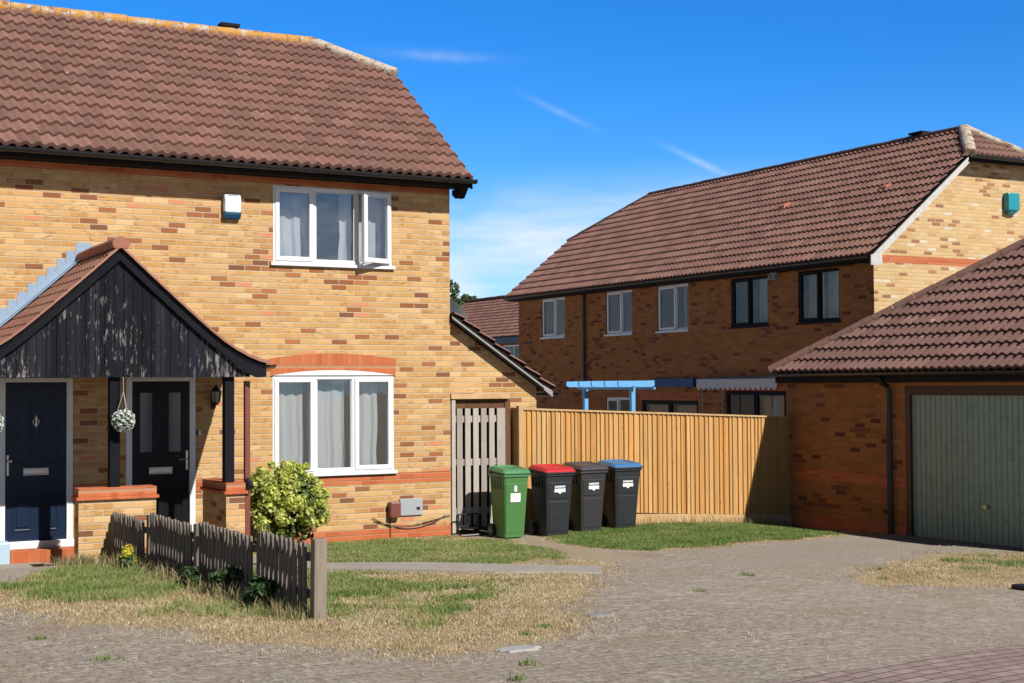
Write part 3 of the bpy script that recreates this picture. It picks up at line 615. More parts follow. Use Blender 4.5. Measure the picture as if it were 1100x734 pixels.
# alarm box, meter boxes, cables
ab = MB(); ab.prism([(-3.342, -.10, 4.40), (-3.342, -.115, 4.60), (-3.342, -.08, 4.68), (-3.342, -.0, 4.69), (-3.342, 0, 4.36), (-3.342, -.07, 4.36)], (.225, 0, 0)); al = ab.build('alarm_box', WHITE, main, bevel=.02)
ab = MB(); ab.prism([(-3.345, -.106, 4.405), (-3.345, -.108, 4.45), (-3.345, 0, 4.45), (-3.345, 0, 4.345), (-3.345, -.068, 4.345)], (.231, 0, 0)); ab.build('alarm_base', mat_plain('blue_plastic', (.015, .09, .17), .3), al, bevel=.015)
ab = MB(); ab.box(-3.30, -3.16, -.096, -.03, 4.635, 4.66); ab.build('alarm_vent', mat_plain('blue_grey_plastic', (.25, .32, .42), .4), al)
mx_ = MB(); mx_.box(-.985, -.82, -.11, 0, .30, .52); o = mx_.build('meter_box', MAROONP, main, bevel=.02)
mx_ = MB(); mx_.box(-.805, -.455, -.03, 0, .315, .55); o = mx_.build('meter_cupboard', GREYP, main, bevel=.006)
mx_ = MB(); mx_.box(-.55, -.50, -.034, -.028, .39, .43); mx_.build('cupboard_lock', BLACKP, o)
cbm = MB()
cbm.tube([(-.95, -.02, .31), (-.95, -.02, -.02)], .006, 5)
def cat(a, b, sag, n=14): return [(a[0]+(b[0]-a[0])*i/n, -.022, a[1]+(b[1]-a[1])*i/n-sag*4*(i/n)*(1-i/n)) for i in range(n+1)]
cbm.tube(cat((-1.22, .31), (-.10, .29), .17), .006, 5); cbm.tube(cat((-1.20, .27), (-.35, .22), .07), .005, 5); cbm.tube(cat((-.35, .22), (-.02, .29), .0), .005, 5)
cbm.build('cable', BLACKP, main)
# ------------------------------------------------ front doors
def door(u0, u1, z0, z1, leafm, kind):
    fr = MB(); f = .075
    fr.box(u0, u0+f, -.015, .07, z0, z1); fr.box(u1-f, u1, -.015, .07, z0, z1); fr.box(u0+f, u1-f, -.015, .07, z1-.055, z1); dz = .06
    fr.box(u0-.02, u1+.02, -.05, .07, z0-.03, z0+dz); d = fr.build('door', WHITE, main, bevel=.006)
    a, b, c, e = u0+f+.003, u1-f-.003, z0+dz+.003, z1-.058; w = b-a
    lf = MB()
    if kind == 'navy':
        lf.box(a, b, .025, .065, c, e)
        for (p, q, r, s) in ((.12, .44, .06, .28), (.56, .88, .06, .28), (.12, .44, .48, .9), (.56, .88, .48, .9)):
            u, v, zz, yy = a+w*p, a+w*q, c+(e-c)*r, c+(e-c)*s
            frame_ring(lf, u, v, zz, yy, .022, .016, .026); lf.box(u+.05, v-.05, .014, .026, zz+.05, yy-.05)
    else:
        g0, g1 = c+(e-c)*.53, c+(e-c)*.93
        us = [a, a+w*.13, a+w*.37, a+w*.63, a+w*.87, b]
        for i in (0, 2, 4): lf.box(us[i], us[i+1], .025, .065, c, e)
        for i in (1, 3): lf.box(us[i], us[i+1], .025, .065, c, g0); lf.box(us[i], us[i+1], .025, .065, g1, e); frame_ring(lf, us[i]-.012, us[i+1]+.012, g0-.012, g1+.012, .02, .018, .026)
    leaf = lf.build('door_leaf', leafm, d, bevel=.004)
    if kind != 'navy':
        gm = MB()
        for i in (1, 3): gm.box(us[i]+.006, us[i+1]-.006, .035, .045, g0+.006, g1-.006)
        gm.build('door_glass', mat_plain('frosted_glass', (.12, .14, .16), .12, var=.2, scale=3), d)
        room_obj(ident, u0, u1, z0, z1+.05, .071, .6, d)
    sl = MB(); mid = (a+b)/2; zl = 1.06 if kind != 'navy' else 1.10; frame_ring(sl, mid-.15, mid+.15, zl-.045, zl+.045, .014, .008, .024); sl.box(mid-.136, mid+.136, .014, .024, zl-.031, zl+.031); sl.build('letterbox', CHROME, d, bevel=.003)
    h = MB(); hu = a+.03 if kind == 'navy' else b-.03; sg = 1 if kind == 'navy' else -1
    h.box(hu-.013, hu+.013, .012, .024, 1.06, 1.31)
    if kind == 'navy':
        h.tube([(hu, .02, 1.24), (hu, -.02, 1.24), (hu+.045, -.03, 1.245)], [.012, .014, .028], 10)
    else: h.tube([(hu, .02, 1.20), (hu, -.025, 1.20), (hu-.02, -.03, 1.20), (hu-.12, -.03, 1.195)], .010, 8)
    h.build('door_handle', CHROME, d, bevel=.002)
    if kind == 'navy':
        k = MB(); N = 16; k.tube([(mid+.035*math.cos(i*2*math.pi/N), .01, 1.715+.042*math.sin(i*2*math.pi/N)) for i in range(N+1)], .006, 6, False)
        k.prism([(mid-.012, .006, 1.74), (mid+.012, .006, 1.74), (mid, .006, 1.80)], (0, .016, 0)); k.prism([(mid-.018, .006, 1.69), (mid+.018, .006, 1.69), (mid, .006, 1.645)], (0, .016, 0)); k.box(mid-.008, mid+.008, .004, .02, 1.66, 1.76); k.build('door_knocker', CHROME, d)
    return d
door(*D1, NAVY, 'navy')['label'] = 'navy panelled front door with round knocker, white frame'
door(*D2, BLACKD, 'black')['label'] = 'black front door with two tall glazed panels, white frame'
MB().box(-6.05, -5.05, -.30, -.013, .0, .16).build('door_step', RED_EDGE, main, bevel=.004)
MB().box(-4.5, -3.75, -.30, -.013, .0, .16).build('door_step', RED_EDGE, main, bevel=.004)
lb = MB(); lb.box(-3.665, -3.635, -.03, 0, 1.50, 1.57); lb.build('doorbell', WHITE, main, bevel=.004)
# lantern by the black door
lt = MB(); lt.box(-3.50, -3.45, -.03, 0, 1.84, 2.02); lt.tube([(-3.475, -.02, 1.9), (-3.475, -.1, 1.86), (-3.475, -.16, 1.92)], .012, 6)
lt.loft([[(-3.475+r*math.cos(i*math.pi/3), -.16+r*math.sin(i*math.pi/3), z) for i in range(6)] for r, z in ((.03, 1.9), (.05, 1.93))]); lt.loft([[(-3.475+r*math.cos(i*math.pi/3), -.16+r*math.sin(i*math.pi/3), z) for i in range(6)] for r, z in ((.085, 2.07), (.03, 2.13), (.01, 2.16))])
for i in range(6): lt.tube([(-3.475+.048*math.cos(i*math.pi/3), -.16+.048*math.sin(i*math.pi/3), 1.93), (-3.475+.07*math.cos(i*math.pi/3), -.16+.07*math.sin(i*math.pi/3), 2.07)], .006, 5)
lan = lt.build('wall_lantern', BLACKP, main); lg = MB(); lg.loft([[(-3.475+r*math.cos(i*math.pi/3), -.16+r*math.sin(i*math.pi/3), z) for i in range(6)] for r, z in ((.042, 1.935), (.064, 2.068))]); lg.build('lantern_glass', LAMPG, lan)
# ------------------------------------------------ porch
PY = -1.85; AX = -5.13; AZ = 3.74
def pcurve(s):  # s = horizontal distance from ridge -> underside-of-tile height
    pts = [(0, 0), (.35, -.32), (.7, -.635), (1.0, -.90), (1.2, -1.06), (1.38, -1.18), (1.55, -1.265), (1.74, -1.335)]
    xs, zs = zip(*pts); return AZ+float(np.interp(s, xs, zs))
# boarding with V-joints: separate boards closely set
bd = MB(); x = AX-1.55; bw = .107
while x < AX+1.5:
    a, b = x+.003, x+bw-.003; ta, tb = pcurve(abs(a-AX))-.10, pcurve(abs(b-AX))-.10; dd = random.uniform(-.004, .004)
    if min(ta, tb) > 2.27:
        P_ = [(a, PY+dd, 2.25), (b, PY+dd, 2.25), (b, PY+dd, tb)]
        if a < AX < b: P_.append((AX, PY+dd, AZ-.10))
        P_.append((a, PY+dd, ta)); bd.prism(P_, (0, .02, 0))
    x += bw
por = bd.build('gable_boarding', BLKWOOD, main)
bb_ = MB(); bb_.prism([(AX-1.5, PY+.022, 2.26), (AX+1.47, PY+.022, 2.26), (AX, PY+.022, AZ-.12)], (0, .03, 0)); bb_.build('gable_backing', FASCIA, main)
bb_ = MB(); bb_.box(AX-1.55, AX+1.44, PY+.03, PY+.13, 2.25, 2.42); bb_.build('porch_beam', BLKPOST, main)
for xx in (AX+1.30, AX-1.5):
    bb_ = MB(); bb_.box(xx, xx+.1, PY+.14, -.01, 2.28, 2.40); bb_.build('wall_plate', BLKPOST, main)
for sgn in (1, -1):
    q = [i*.116 for i in range(16)]
    bg = MB(); top = [(AX+sgn*s, PY-.05, pcurve(s)-.005) for s in q]; bot = [(AX+sgn*s, PY-.05, pcurve(s)-.155-(.05 if s > 1.3 else 0)*(1 if s < 1.72 else 0)) for s in q]
    for i in range(15): bg.prism([top[i], top[i+1], bot[i+1], bot[i]], (0, .035, 0))
    o = bg.build('barge_board', BLKPOST, main)
    b2 = MB()
    for i in range(15): b2.prism([(AX+sgn*q[i], PY-.062, pcurve(q[i])-.005), (AX+sgn*q[i+1], PY-.062, pcurve(q[i+1])-.005), (AX+sgn*q[i+1], PY-.062, pcurve(q[i+1])-.05), (AX+sgn*q[i], PY-.062, pcurve(q[i])-.05)], (0, .011, 0))
    b2.build('barge_trim', BLKPOST, main)
    # porch tiles: curved courses stepping down, each course a rolled strip
    t_ = MB(); n = 12; L = [0]; 
    S_ = [i*1.78/n for i in range(n+1)]
    ys = np.arange(0, 1.98+.001, .025)
    for r in range(n):
        s0, s1 = S_[r+1]+.0, S_[r]; z0, z1 = pcurve(s0)+.03, pcurve(s1)+.012
        pr = lambda y: .018*(.5-.5*math.cos(2*math.pi*y/.15))
        rows = [[t_.v((AX+sgn*s0, PY-.10+y, z0-.028+0*pr(y))) for y in ys], [t_.v((AX+sgn*s0, PY-.10+y, z0+pr(y))) for y in ys], [t_.v((AX+sgn*s1, PY-.10+y, z1+pr(y))) for y in ys]]
        for a, b in zip(rows, rows[1:]):
            for i in range(len(ys)-1): t_.bm.faces.new([a[i], a[i+1], b[i+1], b[i]])
        t_.prism([(AX+sgn*s0, PY-.10, z0), (AX+sgn*s1, PY-.10, z1+.012), (AX+sgn*s1, PY-.10, z1-.02), (AX+sgn*s0, PY-.10, z0-.035)], (0, .05, 0))
    o = t_.build('porch_roof', mat_tile('porch_tile', (.33, .16, .115)) if sgn == 1 else bpy.data.materials['porch_tile'], main)
    dk = MB()
    for i in range(15): dk.prism([(AX+sgn*q[i], PY-.01, pcurve(q[i])+.0), (AX+sgn*q[i+1], PY-.01, pcurve(q[i+1])+.0), (AX+sgn*q[i+1], PY-.01, pcurve(q[i+1])-.03), (AX+sgn*q[i], PY-.01, pcurve(q[i])-.03)], (0, 1.84, 0))
    dk.build('porch_deck', FASCIA, main)
    gx = AX+sgn*1.80; gutter('porch_gutter', (gx, PY-.1, pcurve(1.74)-.01), (gx, -.01, pcurve(1.74)-.01), .05, BLACKP, main)
    # stepped lead flashing against the wall
    fl = MB(); k = 15
    for i in range(k):
        s0, s1 = i*1.75/k, (i+1)*1.75/k; z0, z1 = pcurve(s0)+.045, pcurve(s1)+.045
        fl.prism([(AX+sgn*s0, -.008-.001*(i % 2), z0), (AX+sgn*s1, -.008-.001*(i % 2), z1), (AX+sgn*s1, -.008-.001*(i % 2), z1+.10), (AX+sgn*(s1-.02), -.008-.001*(i % 2), z0+.17), (AX+sgn*s0, -.008-.001*(i % 2), z0+.17)], (0, .006, 0))
    fl.build('flashing', LEAD, main)
    if sgn == -1:
        f2 = MB(); qq = [i*1.75/12 for i in range(13)]
        for i in range(12): f2.prism([(AX-qq[i], -.16, pcurve(qq[i])+.055), (AX-qq[i+1], -.16, pcurve(qq[i+1])+.055), (AX-qq[i+1], -.012, pcurve(qq[i+1])+.07), (AX-qq[i], -.012, pcurve(qq[i])+.07)], (0, 0, .008))
        f2.build('lead_apron', LEAD, main)
ridge_tiles('porch_ridge', (AX, PY-.11, AZ+.03), (AX, -.02, AZ+.03), mat_plain('porch_ridge_tile', (.33, .13, .085), .85, var=.25), main, r=.10, seg=.33)
def pier(x0, x1, y0, y1):
    p = MB(); p.box(x0, x1, y0, y1, -.1, .86); pr_ = p.build('porch_pier', BUFF, main)
    c = MB(); c.box(x0-.03, x1+.03, y0-.035, y1+.03, .86, .895); c.box(x0-.005, x1+.005, y0-.01, y1+.01, .895, .995); c.build('pier_cap', RED_EDGE, pr_, bevel=.006)
    return pr_
pier(-5.575, -4.70, PY, PY+.23); pier(-3.87, -3.64, PY, PY+.95); pier(-6.9, -6.65, PY, PY+.95)
for x0 in (-5.215, -3.865, -6.80):
    p = MB(); p.box(x0, x0+.115, PY+.06, PY+.175, .995, 2.25); p.build('porch_post', BLKPOST, main, bevel=.004)
bk = MB(); bk.prism([(-5.10, PY+.07, 2.25), (-5.10, PY+.07, 1.98), (-4.86, PY+.07, 2.25)], (0, .05, 0)); 
bk.bm.free()
dp = MB(); dp.tube([(-3.36, PY-.04, 2.37), (-3.40, PY-.02, 2.28), (-3.655, PY+.04, 2.12), (-3.672, PY+.07, 2.05)], .03, 8)
dp.bm.free()
dp = MB(); dp.box(-3.605, -3.54, PY+.10, PY+.165, .05, 2.20); dp.build('downpipe', MAROONP, main, bevel=.006)
dp = MB(); dp.tube([(-3.572, PY+.13, 1.02), (-3.572, PY+.03, .98), (-3.572, PY-.02, .93)], .038, 8); dp.build('pipe_shoe', BLACKP, main)
bx = MB(); bx.box(-6.36, -6.05, -.30, -.02, .0, .28); o = bx.build('storage_box', mat_plain('pale_blue_plastic', (.42, .55, .66), .4), None, bevel=.02); tag(o, 'small pale blue box on the ground left of the navy front door', 'box')

# ================================================================== SIDE ANNEX
ann = empty('side_annex', (0, .1, 0), 'low yellow brick annex with sloping roof edge, above the grey slatted gate', 'annex')
def loc(o_, root): o_.location = Vector((0, 0, 0))-root.location; return o_
def pmap(root):
    L = root.location.copy(); return lambda u, d, z: (u-L.x, d-L.y, z-L.z)
am = pmap(ann)
mb = MB(am); Y0 = .1; ez = 2.13; sl = .667
zt = lambda x: 3.16-(x-.02)*sl-.09
mb.face([(.0, Y0, -.3), (.06, Y0, -.3), (.06, Y0, 1.99), (.0, Y0, 1.99)]); mb.face([(.97, Y0, -.3), (1.47, Y0, -.3), (1.47, Y0, 1.99), (.97, Y0, 1.99)])
mb.face([(.0, Y0, 1.99), (1.47, Y0, 1.99), (1.47, Y0, zt(1.47)), (0, Y0, zt(0))])
mb.face([(1.47, Y0, -.3), (1.47, Y0+5, -.3), (1.47, Y0+5, zt(1.47)), (1.47, Y0, zt(1.47))]); mb.face([(.06, Y0, -.3), (.06, Y0+.2, -.3), (.06, Y0+.2, 1.99), (.06, Y0, 1.99)]); mb.face([(.97, Y0, -.3), (.97, Y0+.2, -.3), (.97, Y0+.2, 1.99), (.97, Y0, 1.99)])
mb.face([(.0, Y0+5, -.3), (1.47, Y0+5, -.3), (1.47, Y0+5, zt(1.47)), (0, Y0+5, zt(0))])
mb.build('wall', BUFF, ann)
room_obj(am, .02, 1.2, -.1, 1.995, Y0+.2, Y0+2.5, ann, BROWNW)
mb = MB(am); f = lambda x, o: 3.16-(x-.02)*sl+o
mb.prism([(.0, Y0-.16, f(0, .0)), (1.63, Y0-.16, f(1.63, .0)), (1.63, Y0-.16, f(1.63, -.115)), (0, Y0-.16, f(0, -.115))], (0, .03, 0)); mb.build('barge_board', FASCIA, ann)
mb = MB(am); mb.prism([(.0, Y0-.175, f(0, -.055)), (1.63, Y0-.175, f(1.63, -.055)), (1.63, Y0-.175, f(1.63, -.085)), (0, Y0-.175, f(0, -.085))], (0, .013, 0)); mb.prism([(1.50, Y0-.178, f(1.5, -.05)), (1.65, Y0-.178, f(1.65, -.03)), (1.65, Y0-.178, f(1.65, -.12)), (1.50, Y0-.178, f(1.5, -.11))], (0, .045, 0)); mb.build('barge_trim', mat_plain('grey_trim', (.30, .29, .27), .7, var=.2), ann)
SLa = math.hypot(1, sl)
tile_roof('roof', am(1.67, Y0-.2, f(1.67, .0)), (0, 1, 0), (-1, 0, sl), 1.64*SLa, lambda v: 0.0, lambda v: 5.2, TILE, ann)
mb = MB(am); mb.prism([(.0, Y0-.14, f(0, -.005)), (1.62, Y0-.14, f(1.62, -.005)), (1.62, Y0-.14, f(1.62, -.05)), (0, Y0-.14, f(0, -.05))], (0, 5.2, 0)); mb.build('roof_deck', FASCIA, ann)
gutter('gutter', am(1.71, Y0-.18, f(1.7, -.03)), am(1.71, Y0+5, f(1.7, -.03)), .05, BLACKP, ann)
# satellite dish behind the house corner
dish = empty('satellite_dish', (.0, .55, 2.93), 'dark grey satellite dish on the side wall behind the corner of the main house', 'satellite dish')
dd = MB(); n = 28
cdish = Vector((.30, -.02, .20)); ax = Vector((.42, -.72, .36)).normalized(); sx = ax.cross(Vector((0, 0, 1))).normalized(); sy = sx.cross(ax)
rings = []
for thick in (0, -.012):
    for k in range(7) if thick == 0 else range(6, -1, -1):
        r = k/6; rings.append([tuple(cdish+sx*math.cos(i*2*math.pi/n)*r*.28+sy*math.sin(i*2*math.pi/n)*r*.275+ax*(.07*r*r+thick)) for i in range(n)] if k else [tuple(cdish+ax*thick+sx*math.cos(i*2*math.pi/n)*.003+sy*math.sin(i*2*math.pi/n)*.003) for i in range(n)])
dd.loft(rings, False); autosmooth(dd.build('reflector', mat_plain('dark_grey_dish', (.045, .05, .055), .5, var=.2), dish))
dd = MB(); dd.tube([(0, .02, -.05), (.16, .02, -.05), (.2, .02, .05), tuple(cdish-ax*.02)], .018, 8); dd.tube([tuple(cdish-sy*.24), tuple(cdish-sy*.22+ax*.16)], .01, 6); dd.box(-.0, .02, -.07, .1, -.15, .05)
e_ = cdish-sy*.22+ax*.16; dd.loft([[tuple(e_+Vector((.03*math.cos(i*math.pi/4), .03*math.sin(i*math.pi/4), z))) for i in range(8)] for z in (-.03, .06)]); dd.build('dish_arm', GREYP, dish)

# ================================================================== GATE
gate = empty('slatted_gate', (.5, .0, 0), 'weathered grey gate of spaced vertical boards beside the house corner', 'gate'); gm_ = pmap(gate)
mb = MB(gm_); mb.box(.012, .072, -.02, .08, 0, 1.92); mb.build('gate_post', GREYW, gate, bevel=.004)
mb = MB(gm_); bx0 = [.105, .235, .365, .495, .625, .755]; bwid = .088
for i, x in enumerate(bx0):
    w = bwid if i < 5 else .135; mb.prism([(x, .0, .07+random.uniform(-.02, .03)), (x+w, .0, .07), (x+w, .0, 1.80), (x, .0, 1.80)], (0, .02, 0))
mb.build('boards', GREYW, gate, bevel=.003)
for z in (.28, .98, 1.60):
    mb = MB(gm_); mb.box(.08, .89, .022, .062, z, z+.095); mb.build('gate_rail', GREYW, gate)
mb = MB(gm_); mb.prism([(.12, .022, .38), (.22, .022, .38), (.88, .022, 1.58), (.78, .022, 1.58)], (0, .03, 0)) if False else mb.prism([(.09, .022, .99), (.19, .022, .99), (.19, .022, 1.0), (.09, .022, 1.0)], (0, .03, 0)); mb.build('gate_brace', GREYW, gate)
mb = MB(gm_); mb.box(.0, .955, -.03, .09, 1.935, 2.01); mb.build('lintel', FENCEP, gate, bevel=.004)
mb = MB(gm_); mb.box(.08, .93, .05, .09, 1.80, 1.93); mb.box(.90, .99, .03, .13, 0, 1.93); mb.build('gate_head', BROWNW, gate)

# small black stand leaning at the gate foot
rk = MB(); z0 = .0
for zz in (.13, .30): rk.tube([(-.0+.03, -.16, zz), (.36, -.13, zz)], .011, 6)
for i in range(4): rk.tube([(.04+i*.105, -.16+.01*i, .13), (.04+i*.105, -.16+.01*i, .30)], .010, 6)
for xx in (.04, .355): rk.tube([(xx, -.155, .30), (xx, -.155, .02), (xx, -.30, .015)], .010, 6)
rk.tube([(.02, -.30, .015), (.52, -.36, .03)], .016, 6); rk.tube([(.36, -.14, .13), (.60, -.20, .06)], .012, 6)
o = rk.build('boot_rack', BLACKP, None); tag(o, 'low black metal rack on the ground against the foot of the slatted gate', 'rack')

# ================================================================== CLOSE-BOARD FENCE
fen = empty('board_fence', (1.04, -.12, 0), 'long orange timber boarded fence running from the gate to the garage', 'fence'); fm = pmap(fen)
FY = -.12; x0f, x1f = 1.10, 6.08
ftop = lambda x: 1.80-(x-1.04)*.0405; fbot = lambda x: .04 if x < 3 else .04-(x-3)*.062
mb = MB(fm); x = x0f; i = 0
while x < x1f-.02:
    wv = random.choice((.066, .083, .083, .095, .108)); w = wv+.016; a, b = x, min(x+w, x1f); dd_ = random.uniform(-.003, .003)
    # feather-edge board, thick edge left
    mb.prism([(a, FY+.0+dd_, fbot(a)+.14), (b, FY+.014+dd_, fbot(b)+.14), (b, FY+.022, fbot(b)+.14), (a, FY+.02, fbot(a)+.14)], (0, 0, 0)) if False else None
    za, zb_ = fbot(a)+.145, fbot(b)+.145; ta, tb = ftop(a)-.03, ftop(b)-.03; lo = [(a, FY-.012+dd_, za), (b-.018, FY+.012+dd_, zb_), (b, FY+.022, zb_), (a, FY+.022, za)]; hi = [(a, FY-.012+dd_, ta), (b-.018, FY+.012+dd_, tb), (b, FY+.022, tb), (a, FY+.022, ta)]
    mb.loft([lo, hi]); x += wv
mb.build('boards', FENCEW, fen)
mb = MB(fm); mb.prism([(x0f, FY-.025, ftop(x0f)-.028), (x1f, FY-.025, ftop(x1f)-.028), (x1f, FY-.025, ftop(x1f)), (x0f, FY-.025, ftop(x0f))], (0, .08, 0)); mb.build('capping', FENCEP, fen, bevel=.003)
mb = MB(fm); 
for (a, b) in ((x0f, 2.6), (2.603, 4.1), (4.103, x1f)): mb.prism([(a, FY-.012, fbot(a)-.08), (b, FY-.012, fbot(b)-.08), (b, FY-.012, fbot(b)+.142), (a, FY-.012, fbot(a)+.142)], (0, .03, 0))
mb.build('gravel_board', FENCEP, fen)
mb = MB(fm); mb.box(1.035, 1.105, FY-.03, FY+.05, -.1, 1.83); mb.build('fence_post', FENCEP, fen, bevel=.004)
mb = MB(fm)
for z in (.3, .95, 1.6): mb.prism([(x0f, FY+.024, z), (x1f, FY+.024, z-.2), (x1f, FY+.024, z-.12), (x0f, FY+.024, z+.08)], (0, .04, 0))
mb.build('fence_rail', FENCEP, fen)
mb = MB(fm); yy = FY+.055
while yy < .085: mb.box(1.03, 1.05, yy, min(yy+.07, .09), .0, 1.80); yy += .073
mb.build('return_panel', FENCEW, fen)

# ================================================================== WHEELIE BINS
def rrect(w, d, r, z, cy=0, n=4, wf=None):
    pts = []; wf = wf or w
    for (sx_, sy_, a0) in ((1, 1, 0), (-1, 1, 90), (-1, -1, 180), (1, -1, 270)):
        ww = wf if sy_ < 0 else w
        for k in range(n+1):
            a = math.radians(a0+90*k/n); pts.append((sx_*(ww/2-r)+r*math.cos(a), cy+sy_*(d/2-r)+r*math.sin(a), z))
    return pts
LABELM = mat_plain('white_sticker', (.78, .79, .80), .5, var=.05)
def bin_thing(name, loc, rz_, scl, bodym, lidm, rimm, label, kind):
    t = empty(name, loc, label, 'wheelie bin', 'wheelie bins in a row before the fence', rz_); t.scale = scl
    b = MB(); b.loft([rrect(.36, .40, .03, .015, .02), rrect(.37, .41, .04, .05, .02), rrect(.455, .505, .04, .86, .0), rrect(.46, .51, .04, .90, .0)]); body = autosmooth(b.build('body', bodym, t), .6)
    # raised shield on the front
    fy = lambda z: -.205-(.255-.205)*(z-.05)/.81+.022*(1-(z-.05)/.81)-.002
    s = MB()
    def fp(w0, w1, z0, z1, o=.006):
        return [(-w0, fy(z0)-o, z0), (w0, fy(z0)-o, z0), (w1, fy(z1)-o, z1), (-w1, fy(z1)-o, z1)]
    if kind == 'dark':
        for pts in (fp(.145, .165, .08, .52), ): s.prism(pts, (0, .012, 0))
        s.prism(fp(.175, .185, .56, .80, .005), (0, .012, 0)); s.build('front_panel', bodym, body, bevel=.012)
    else:
        s.prism(fp(.17, .195, .08, .80, .004), (0, .012, 0)); s.build('front_panel', bodym, body, bevel=.01)
    r = MB(); r.loft([rrect(.49, .54, .04, .895), rrect(.50, .55, .04, .90), rrect(.50, .55, .04, .935), rrect(.48, .53, .04, .94)]); autosmooth(r.build('rim', rimm, t), .6)
    # ribs under the rim on the sides
    for sx_ in (-1, 1):
        rb = MB()
        for yy in (-.12, -.03, .06, .15): rb.box(sx_*.225-.012, sx_*.225+.012, yy, yy+.02, .72, .895)
        rb.box(sx_*.225-.012, sx_*.225+.012, -.12, .17, .872, .897); rb.build('rim_ribs', bodym, t)
    l = MB(); zf, zb2 = .945, .985
    def lr(w, d, rr, o, cy=0):
        return [(x, y, zf+(zb2-zf)*((y+.27)/.54)+o) for x, y, _ in rrect(w, d, rr, 0, cy)]
    l.loft([lr(.51, .565, .045, -.004, -.01), lr(.515, .57, .045, .012, -.01), lr(.49, .54, .05, .035, -.01), lr(.44, .47, .05, .062), lr(.40, .43, .05, .062), lr(.37, .39, .05, .044)]); lid = autosmooth(l.build('lid', lidm, t), .55)
    if rimm is not lidm:
        e = MB(); e.loft([lr(.517, .572, .045, -.012, -.011), lr(.521, .576, .045, .006, -.011)]); e.build('lid_edge', rimm, lid)
    h = MB(); h.tube([(-.22, .30, .95), (.22, .30, .95)], .016, 8); 
    for xx in (-.2, -.07, .07, .2): h.box(xx-.012, xx+.012, .25, .30, .93, .975)
    h.build('handle', rimm, t)
    for sx_ in (-1, 1):
        w = MB(); w.loft([[(sx_*x_, .20+rr*math.cos(i*math.pi/10), .10+rr*math.sin(i*math.pi/10)) for i in range(20)] for x_, rr in ((.205, .085), (.208, .1), (.245, .1), (.25, .085))]); wh = w.build('wheel', BLACKP, t, bevel=0)
        k = MB(); k.loft([[(sx_*x_, .20+rr*math.cos(i*math.pi/6), .10+rr*math.sin(i*math.pi/6)) for i in range(12)] for x_, rr in ((.249, .05), (.256, .04))]); k.build('wheel_hub', rimm, wh)
    # stickers
    if kind == 'dark':
        q = MB(); rr_ = random.Random(5); xx = -.085
        y_ = lambda z: fy(z)-.013
        while xx < .085:
            ww = rr_.uniform(.012, .022); q.box(xx, min(xx+ww, .09), y_(.735), y_(.735)+.004, .722, .75); xx += ww+.006
        q.box(-.09, -.02, y_(.69), y_(.69)+.004, .655, .708); q.box(.02, .09, y_(.69), y_(.69)+.004, .655, .708)
        q.prism([(.032*math.cos(i*math.pi/8), y_(.67), .672+.04*math.sin(i*math.pi/8)) for i in range(16)], (0, .004, 0)); q.build('sticker', LABELM, body)
    else:
        q = MB(); y_ = fy(.6)-.012; q.prism([(-.11, y_+.003, .53), (.075, y_+.003, .53), (.075, y_-.005, .66), (-.11, y_-.005, .66)], (0, .004, 0)); q.build('sticker', LABELM, body)
        cu = bpy.data.curves.new('number', 'FONT'); cu.body = '8'; cu.size = .12; cu.extrude = .002; cu.offset = .004; cu.align_x = 'CENTER'
        to = bpy.data.objects.new('tmp', cu); C.objects.link(to); dg = bpy.context.evaluated_depsgraph_get(); me = bpy.data.meshes.new_from_object(to.evaluated_get(dg)); bpy.data.objects.remove(to)
        no = link('number', me, LABELM, body); no.rotation_euler = (math.radians(90), 0, 0); no.location = (-.02, fy(.72)-.011, .685)
    return t
BIN = mat_plain('dark_bin_plastic', (.022, .025, .029), .5, var=.15, scale=5, bump=.1, dirt=((.04, .042, .045), .5)); BING = mat_plain('green_bin_plastic', (.07, .20, .055), .45, var=.1, scale=5, bump=.1, dirt=((.11, .22, .09), .4))
BIN2 = mat_plain('brown_black_bin_plastic', (.034, .033, .036), .55, var=.15, scale=5, bump=.1)
LIDR = mat_plain('red_lid', (.52, .025, .03), .4, var=.1); LIDB = mat_plain('blue_lid', (.045, .17, .36), .4, var=.1); LIDG = mat_plain('green_lid', (.085, .24, .10), .4, var=.1); LIDK = mat_plain('grey_black_lid', (.06, .058, .065), .45); RIMK = mat_plain('dark_rim', (.045, .047, .056), .45)
bins = [(.575, -.68, 0, (.86, .88, .955), BING, LIDG, LIDG, 'green wheelie bin with a white sticker, nearest the gate', 'green'),
        (1.21, -.78, -.02, (.98, .95, .955), BIN, LIDR, RIMK, 'black wheelie bin with a red lid, right of the green one', 'dark'),
        (1.885, -.58, .02, (.98, .95, .96), BIN2, LIDK, LIDK, 'black wheelie bin with a plain dark lid between the red and blue lidded ones', 'dark'),
        (2.555, -.47, -.03, (.98, .95, .965), BIN, LIDB, RIMK, 'black wheelie bin with a blue lid, farthest right in the row', 'dark')]
for i, (x, y, a, sc_, bm_, lm, rm, lab, kd) in enumerate(bins): bin_thing('wheelie_bin', (x, y, float(g(x, y))), a, sc_, bm_, lm, rm, lab, kd)

